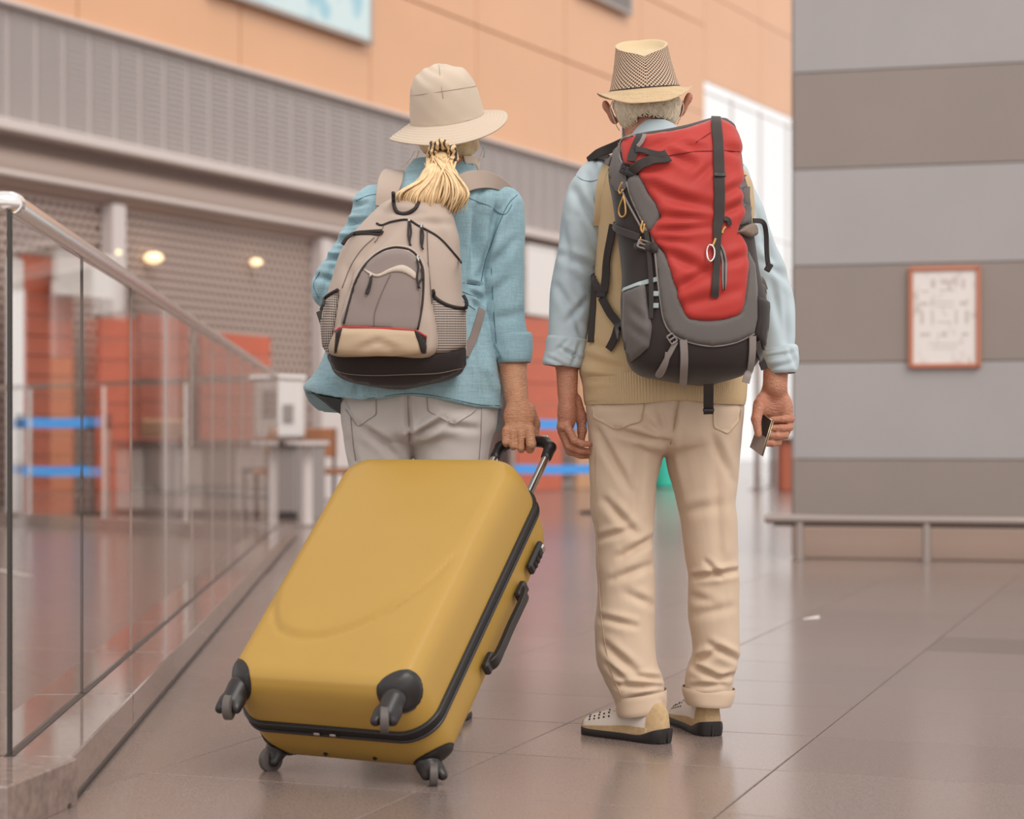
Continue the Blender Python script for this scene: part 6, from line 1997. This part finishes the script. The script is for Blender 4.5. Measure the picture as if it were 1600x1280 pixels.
# ---- man's trekking pack
mp0 = empty('backpack', tuple(P3(1090, 600, 4.56)), 'large red and grey trekking backpack with hanging straps on the man', 'backpack')
rows = pack_rows([(187, 1100, 1136, 4.575), (193, 1078, 1145, 4.545), (201, 1040, 1149, 4.52), (210, 985, 1153, 4.50), (220, 968, 1156, 4.485), (236, 957, 1157, 4.47), (262, 952, 1160, 4.455), (300, 957, 1170, 4.44), (340, 962, 1174, 4.435), (380, 968, 1179, 4.43), (420, 972, 1184, 4.425), (470, 970, 1195, 4.42), (510, 972, 1197, 4.42), (545, 978, 1190, 4.425), (570, 984, 1179, 4.44), (585, 999, 1162, 4.47), (595, 1035, 1130, 4.51), (601, 1075, 1112, 4.56)], 4.695)
V, F, uv = cloth_loft(rows, [], .0022, 18, 71, n=150, step=.005, p=3.0)
mbag = mk('main_bag', V, F, M_CHAR, mp0)
c1 = bvh_of(mbag)
RF_ = [(1003, 234, 1062, 214, 6, .006), (1045, 238, 1082, 256, 6, .006), (1060, 226, 1100, 232, 5, .006), (1000, 268, 1042, 262, 5, .006), (1015, 300, 1105, 322, 8, .007), (1032, 338, 1112, 345, 6, .006), (1022, 361, 1108, 355, 5, .007), (1035, 392, 1102, 424, 8, .007), (1058, 452, 1104, 425, 7, .006), (1132, 332, 1162, 318, 6, .006), (1136, 300, 1160, 288, 6, .006), (1005, 285, 1050, 300, 6, .005), (1060, 480, 1150, 455, 8, .004), (1018, 372, 1070, 380, 5, .005), (1130, 226, 1155, 240, 6, .006), (1134, 410, 1165, 400, 7, .005), (1090, 280, 1110, 260, 6, .004)]
redp = patch('red_panel', z4((530, 672), (620, 652), (760, 645), (880, 622), (1040, 572), (1110, 548), (1170, 562), (1230, 604), (1266, 700), (1268, 800), (1284, 930), (1268, 1000), (1290, 1120), (1262, 1200)) + z5((1190, 85), (1222, 130), (1250, 225), (1246, 350), (1232, 480), (1200, 575), (1110, 606), (1010, 615), (900, 600), (858, 540), (828, 440), (790, 300), (750, 212), (692, 140), (668, 92)) + z4((695, 1246), (742, 1206), (765, 1140), (748, 1078), (690, 1008), (640, 905), (600, 862), (548, 832), (528, 742)), c1, 4.44, M_RED_N, mp0, thick=.010, bevel=7, step=4.5, noise=.0022, ns=30, folds=RF_)
gl = patch('grey_lower_panel', z5((672, 95), (695, 142), (752, 214), (792, 302), (830, 442), (860, 542), (902, 602), (1010, 617), (1110, 608), (1202, 577), (1234, 482), (1248, 352), (1250, 200), (1290, 280), (1305, 420), (1304, 600), (1285, 690), (1180, 742), (1040, 765), (900, 740), (800, 692), (748, 600), (722, 410), (690, 190)), c1, 4.44, M_GREY_N, mp0, thick=.007, bevel=4, step=4.5, smooth_outline=False, noise=.0008)
patch('grey_side_panel', z4((582, 905), (640, 905), (690, 1010), (748, 1080), (764, 1140), (740, 1208), (695, 1246), (640, 1160), (590, 1050), (560, 960)), c1, 4.44, M_GREY_N, mp0, thick=.006, bevel=4, step=4.5, noise=.001)
patch('grey_side_panel', z4((1272, 820), (1330, 940), (1338, 1060), (1320, 1190), (1262, 1210), (1292, 1120), (1270, 1000), (1286, 930)), c1, 4.44, M_GREY_N, mp0, thick=.006, bevel=4, step=4.5, smooth_outline=False)
sp_ = patch('side_pocket', z5((514, 440), (580, 412), (640, 392), (655, 520), (682, 650), (664, 770), (610, 820), (552, 864), (520, 760), (512, 640), (516, 520)), c1, 4.48, M_GREY_N, mp0, thick=.012, bevel=7, step=4.5, smooth_outline=False, noise=.0012, folds=[(985, 480, 1005, 500, 5, .003), (985, 510, 1010, 530, 5, .003)])
patch('top_edge_panel', z4((520, 680), (470, 760), (440, 800), (470, 960), (520, 1000), (560, 960), (545, 850), (522, 760)), c1, 4.46, M_GREY_N, mp0, thick=.005, bevel=4, step=4)
c2 = bvh_of(mbag, redp, gl, sp_)
strap('pocket_trim', z5((514, 436), (580, 410), (640, 388), (715, 368)), .011, c2, 4.46, M_TRIM, sp_, lift=.004, thick=.002)
for y in (455, 525):
    strap('lash_loop', z5((690, y), (722, y)), .012, c2, 4.45, M_TRIM, mp0, lift=.004, thick=.003)
cord('edge_piping', z5((700, 190), (722, 410), (748, 600), (800, 694), (900, 742), (1040, 767), (1180, 744), (1287, 692)), .0022, c2, 4.44, M_WEBG, gl, lift=.002)
cord('edge_piping', z4((600, 652), (540, 668), (515, 720), (520, 790), (548, 850)), .0028, c2, 4.46, M_WEBG, mp0, lift=.003)
cord('seam', z4((680, 770), (780, 780), (880, 760), (980, 748), (1080, 745), (1180, 742), (1262, 748)), .0014, c2, 4.46, mat('red_seam', (138, 34, 30), .7), redp, lift=.001)
cord('seam', z4((990, 690), (1080, 630)), .0012, c2, 4.46, MATS['red_seam'], redp, lift=.001)
# centre strap
strap('centre_strap', z4((1114, 542), (1120, 640), (1128, 760), (1132, 900), (1134, 1050), (1130, 1180)) + z5((1068, 60), (1066, 200), (1062, 330), (1056, 420), (1052, 474)), [.0235, .026, .0265, .0265, .0265, .025, .022, .017, .017, .018, .019], c2, 4.44, M_WEB, mp0, lift=.004, thick=.003)
strap('strap_keeper', z4((1098, 898), (1168, 902)), .010, c2, 4.44, M_BUCK, mp0, lift=.009, thick=.003)
# compression strap and buckle at upper left
strap('compression_strap', z4((820, 792), (770, 800), (700, 812), (640, 835), (600, 862)), .024, c2, 4.45, M_WEB, mp0, lift=.007, thick=.003)
strap('compression_strap', z4((612, 745), (680, 760), (760, 775), (800, 768)), .016, c2, 4.45, M_WEB, mp0, lift=.010, thick=.003)
strap('top_strap', z4((645, 655), (625, 700), (600, 760), (588, 815)), .022, c2, 4.46, M_WEB, mp0, lift=.006, thick=.003)
strap('top_strap', z4((672, 658), (655, 690), (625, 720)), .01, c2, 4.46, M_WEBG, mp0, lift=.009, thick=.003)
def buckle(x, y, w, h, rot, name='buckle', m=M_BUCK, lift=.010, Y=4.45):
    hh = hit_near(c2, x, y, Y)
    c, s = math.cos(rot), math.sin(rot)
    R = [[c, 0, -s], [0, 1, 0], [s, 0, c]]
    o = np.array(hh[0] + hh[1] * lift)
    b = MB()
    for dx in (-1, 1):
        b.box(o + np.array(R) @ np.array([dx * w / 2, 0, 0]), (w * .18, .006, h), R, .0015)
    for dz in (-1, 0, 1):
        b.box(o + np.array(R) @ np.array([0, 0, dz * h / 2 * .9]), (w, .006, h * .18), R, .0015)
    return b.build(name, m, mp0, sharp=30)
buckle(985, 268, .036, .026, -.35)
MB().box(np.array(hit_near(c2, 984, 268, 4.45)[0]) + (0, -.008, 0), (.03, .008, .02), [[.94, 0, .34], [0, 1, 0], [-.34, 0, .94]], .002).build('buckle_body', M_BUCK, mp0, sharp=30)
buckle(1050, 529, .016, .024, .6, m=M_WEBG)
# zips, cords and pulls on the left
for pts in (z4((560, 940), (590, 1040), (640, 1150), (690, 1260)), z4((500, 880), (540, 1010), (600, 1130), (660, 1240))):
    cord('zip', pts, .0026, c2, 4.46, M_WEBG, mp0, lift=.003)
for pts in (z4((540, 940), (520, 985), (528, 1010), (545, 985)), z4((550, 1020), (520, 1110), (535, 1155), (560, 1140), (558, 1080), (548, 1030)), z4((660, 1190), (650, 1230), (665, 1250), (672, 1200)), z5((630, 20), (622, 70), (635, 90), (640, 40)), z5((620, 115), (618, 150), (632, 150))):
    cord('zip_pull', pts, .0022, c2, 4.46, M_GOLD, mp0, lift=.006)
# carabiner and zip pocket on the red panel
hcz = [hit_near(c2, x, y, 4.43) for x, y in z5((1012, 175), (1002, 210), (1008, 248), (1025, 262), (1042, 245), (1050, 205), (1040, 178), (1024, 168))]
Q = catmull([tuple(h[0] + h[1] * .009) for h in hcz], 5, True); Q = np.vstack([Q, Q[:1]])
V, F = tube_vf(Q, .0022, 8); mk('carabiner', V, F, M_ALU, mp0)
cord('carabiner_loop', z5((1038, 172), (1048, 150), (1056, 128)), .0028, c2, 4.43, M_GOLD, mp0, lift=.007)
strap('zip_pocket', z5((1082, 165), (1100, 210), (1110, 280), (1110, 370), (1108, 425)), [.008, .013, .013, .012, .008], c2, 4.43, M_WEBG, redp, lift=.003, thick=.002)
cord('zip', z5((1082, 165), (1100, 210), (1110, 280), (1110, 370), (1108, 425)), .0015, c2, 4.43, M_BUCK, redp, lift=.0065)
strap('zip_garage', z4((1165, 1170), (1190, 1180), (1195, 1210)), .012, c2, 4.44, M_BUCK, redp, lift=.004, thick=.004)
cord('zip_pull', z4((1170, 1220), (1155, 1240), (1150, 1262)) + z5((1098, 80)), .0024, c2, 4.43, M_GOLD, mp0, lift=.006)
# harness on the left side of the wearer
bsv = bvh_of(shirt, vest, mbag)
strap('shoulder_harness', [(975, 222, 4.70), (955, 232, 4.725), (936, 240, 4.775), (922, 248, 4.815)], [.022, .024, .022, .012], None, 4.75, M_CHAR, mp0, free=True, thick=.010)
strap('load_strap', z4((352, 800), (390, 790), (440, 800), (470, 815)), .024, bsv, 4.72, M_WEB, mp0, lift=.006)
strap('side_strap', z5((460, 45), (440, 160), (420, 300), (402, 455)), .021, bsv, 4.66, M_WEB, mp0, lift=.012, thick=.003)
strap('side_strap', z5((395, 480), (430, 550), (470, 620), (515, 705)), .021, bsv, 4.66, M_WEB, mp0, lift=.014, thick=.003)
strap('side_strap', z5((335, 345), (365, 410), (400, 475)), .018, bsv, 4.68, M_WEB, mp0, lift=.008, thick=.003)
strap('strap_end', z5((478, 660), (462, 720), (432, 785)), .020, bsv, 4.66, M_WEB, mp0, lift=.010, thick=.003)
strap('hip_strap', z5((345, 380), (338, 520), (330, 640), (322, 745)), .020, bsv, 4.70, M_WEB, mp0, lift=.004, thick=.003)
def bk2(x, y, w, h, m=M_BUCK):
    hh = hit_near(bsv, x, y, 4.67); o = np.array(hh[0] + hh[1] * .018)
    return MB().box(o, (w, .008, h), None, .002).build('slider_buckle', m, mp0, sharp=30)
bk2(*z5((402, 468))[0], .024, .016)
strap('compression_strap', z5((462, 45), (500, 75), (560, 100), (610, 120)), .018, bsv, 4.60, M_WEB, mp0, lift=.008)
strap('lash_strap', z5((648, 80), (665, 200), (676, 340), (680, 470), (676, 600)), .011, c2, 4.45, M_WEB, mp0, lift=.006)
buckle(*z5((645, 165))[0], .03, .02, -.3, m=M_WEBG)
bk3 = patch('strap_flap', z5((585, 155), (640, 150), (690, 150), (716, 195), (690, 215), (640, 200), (590, 190)), c2, 4.45, M_WEB, mp0, lift=.006, thick=.006, bevel=3, step=3)
# bottom straps
strap('bottom_strap', z5((866, 728), (872, 820), (870, 900), (866, 988)), .0185, c2, 4.45, M_WEBG, mp0, lift=.005, thick=.003)
strap('bottom_loop', z5((822, 740), (790, 800), (745, 880), (716, 925), (735, 925), (765, 860), (775, 800)), .012, c2, 4.45, M_WEBG, mp0, lift=.006, thick=.003)
strap('bottom_strap', z5((1272, 705), (1270, 800), (1258, 900), (1238, 985)), .0185, c2, 4.47, M_WEBG, mp0, lift=.006, thick=.003)
strap('bottom_strap', z5((1295, 740), (1310, 800), (1340, 870), (1352, 905)), .018, c2, 4.6, M_WEB, mp0, lift=.006, thick=.003)
strap('hanging_strap', [(1107, 596, 4.55), (1107, 612, 4.58), (1107, 630, 4.60), (1107, 647, 4.61)], .025, None, 4.6, M_WEB, mp0, free=True, thick=.003)
MB().box(P3(1107, 641, 4.60) + (0, -.003, 0), (.028, .006, .01), None, .002).build('slider_buckle', M_BUCK, mp0, sharp=30)
# right side: flap, hanging strap, loops
patch('side_flap', z4((1245, 1255), (1290, 1215), (1340, 1195), (1395, 1250)) + z5((1325, 95), (1260, 120), (1195, 90)), c2, 4.5, mat('brown_webbing', (128, 112, 98), .8, bump=.3, bscale=900), mp0, lift=.006, thick=.008, bevel=3, step=3, smooth_outline=False)
strap('side_strap', [(1176, 345, 4.56), (1192, 347, 4.58), (1197, 365, 4.60), (1198, 395, 4.61), (1201, 420, 4.61)], .012, None, 4.6, M_WEB, mp0, free=True)
MB().box(P3(1201, 418, 4.605), (.016, .006, .022), [[.87, 0, .5], [0, 1, 0], [-.5, 0, .87]], .002).build('strap_tip', M_WEB, mp0, sharp=30)
strap('side_loop', [(1181, 440, 4.5), (1192, 448, 4.53), (1195, 460, 4.55), (1188, 470, 4.53), (1181, 474, 4.5)], .010, None, 4.5, M_WEBG, mp0, free=True)
strap('side_loop', [(1181, 433, 4.5), (1190, 436, 4.52), (1196, 452, 4.56)], .012, None, 4.5, M_WEBG, mp0, free=True)
patch('right_pocket', z5((1302, 470), (1372, 500), (1376, 560), (1368, 660), (1345, 790), (1290, 700), (1304, 600)), c1, 4.52, M_CHAR, mp0, thick=.010, bevel=5, step=4, smooth_outline=False, noise=.003, ns=50)
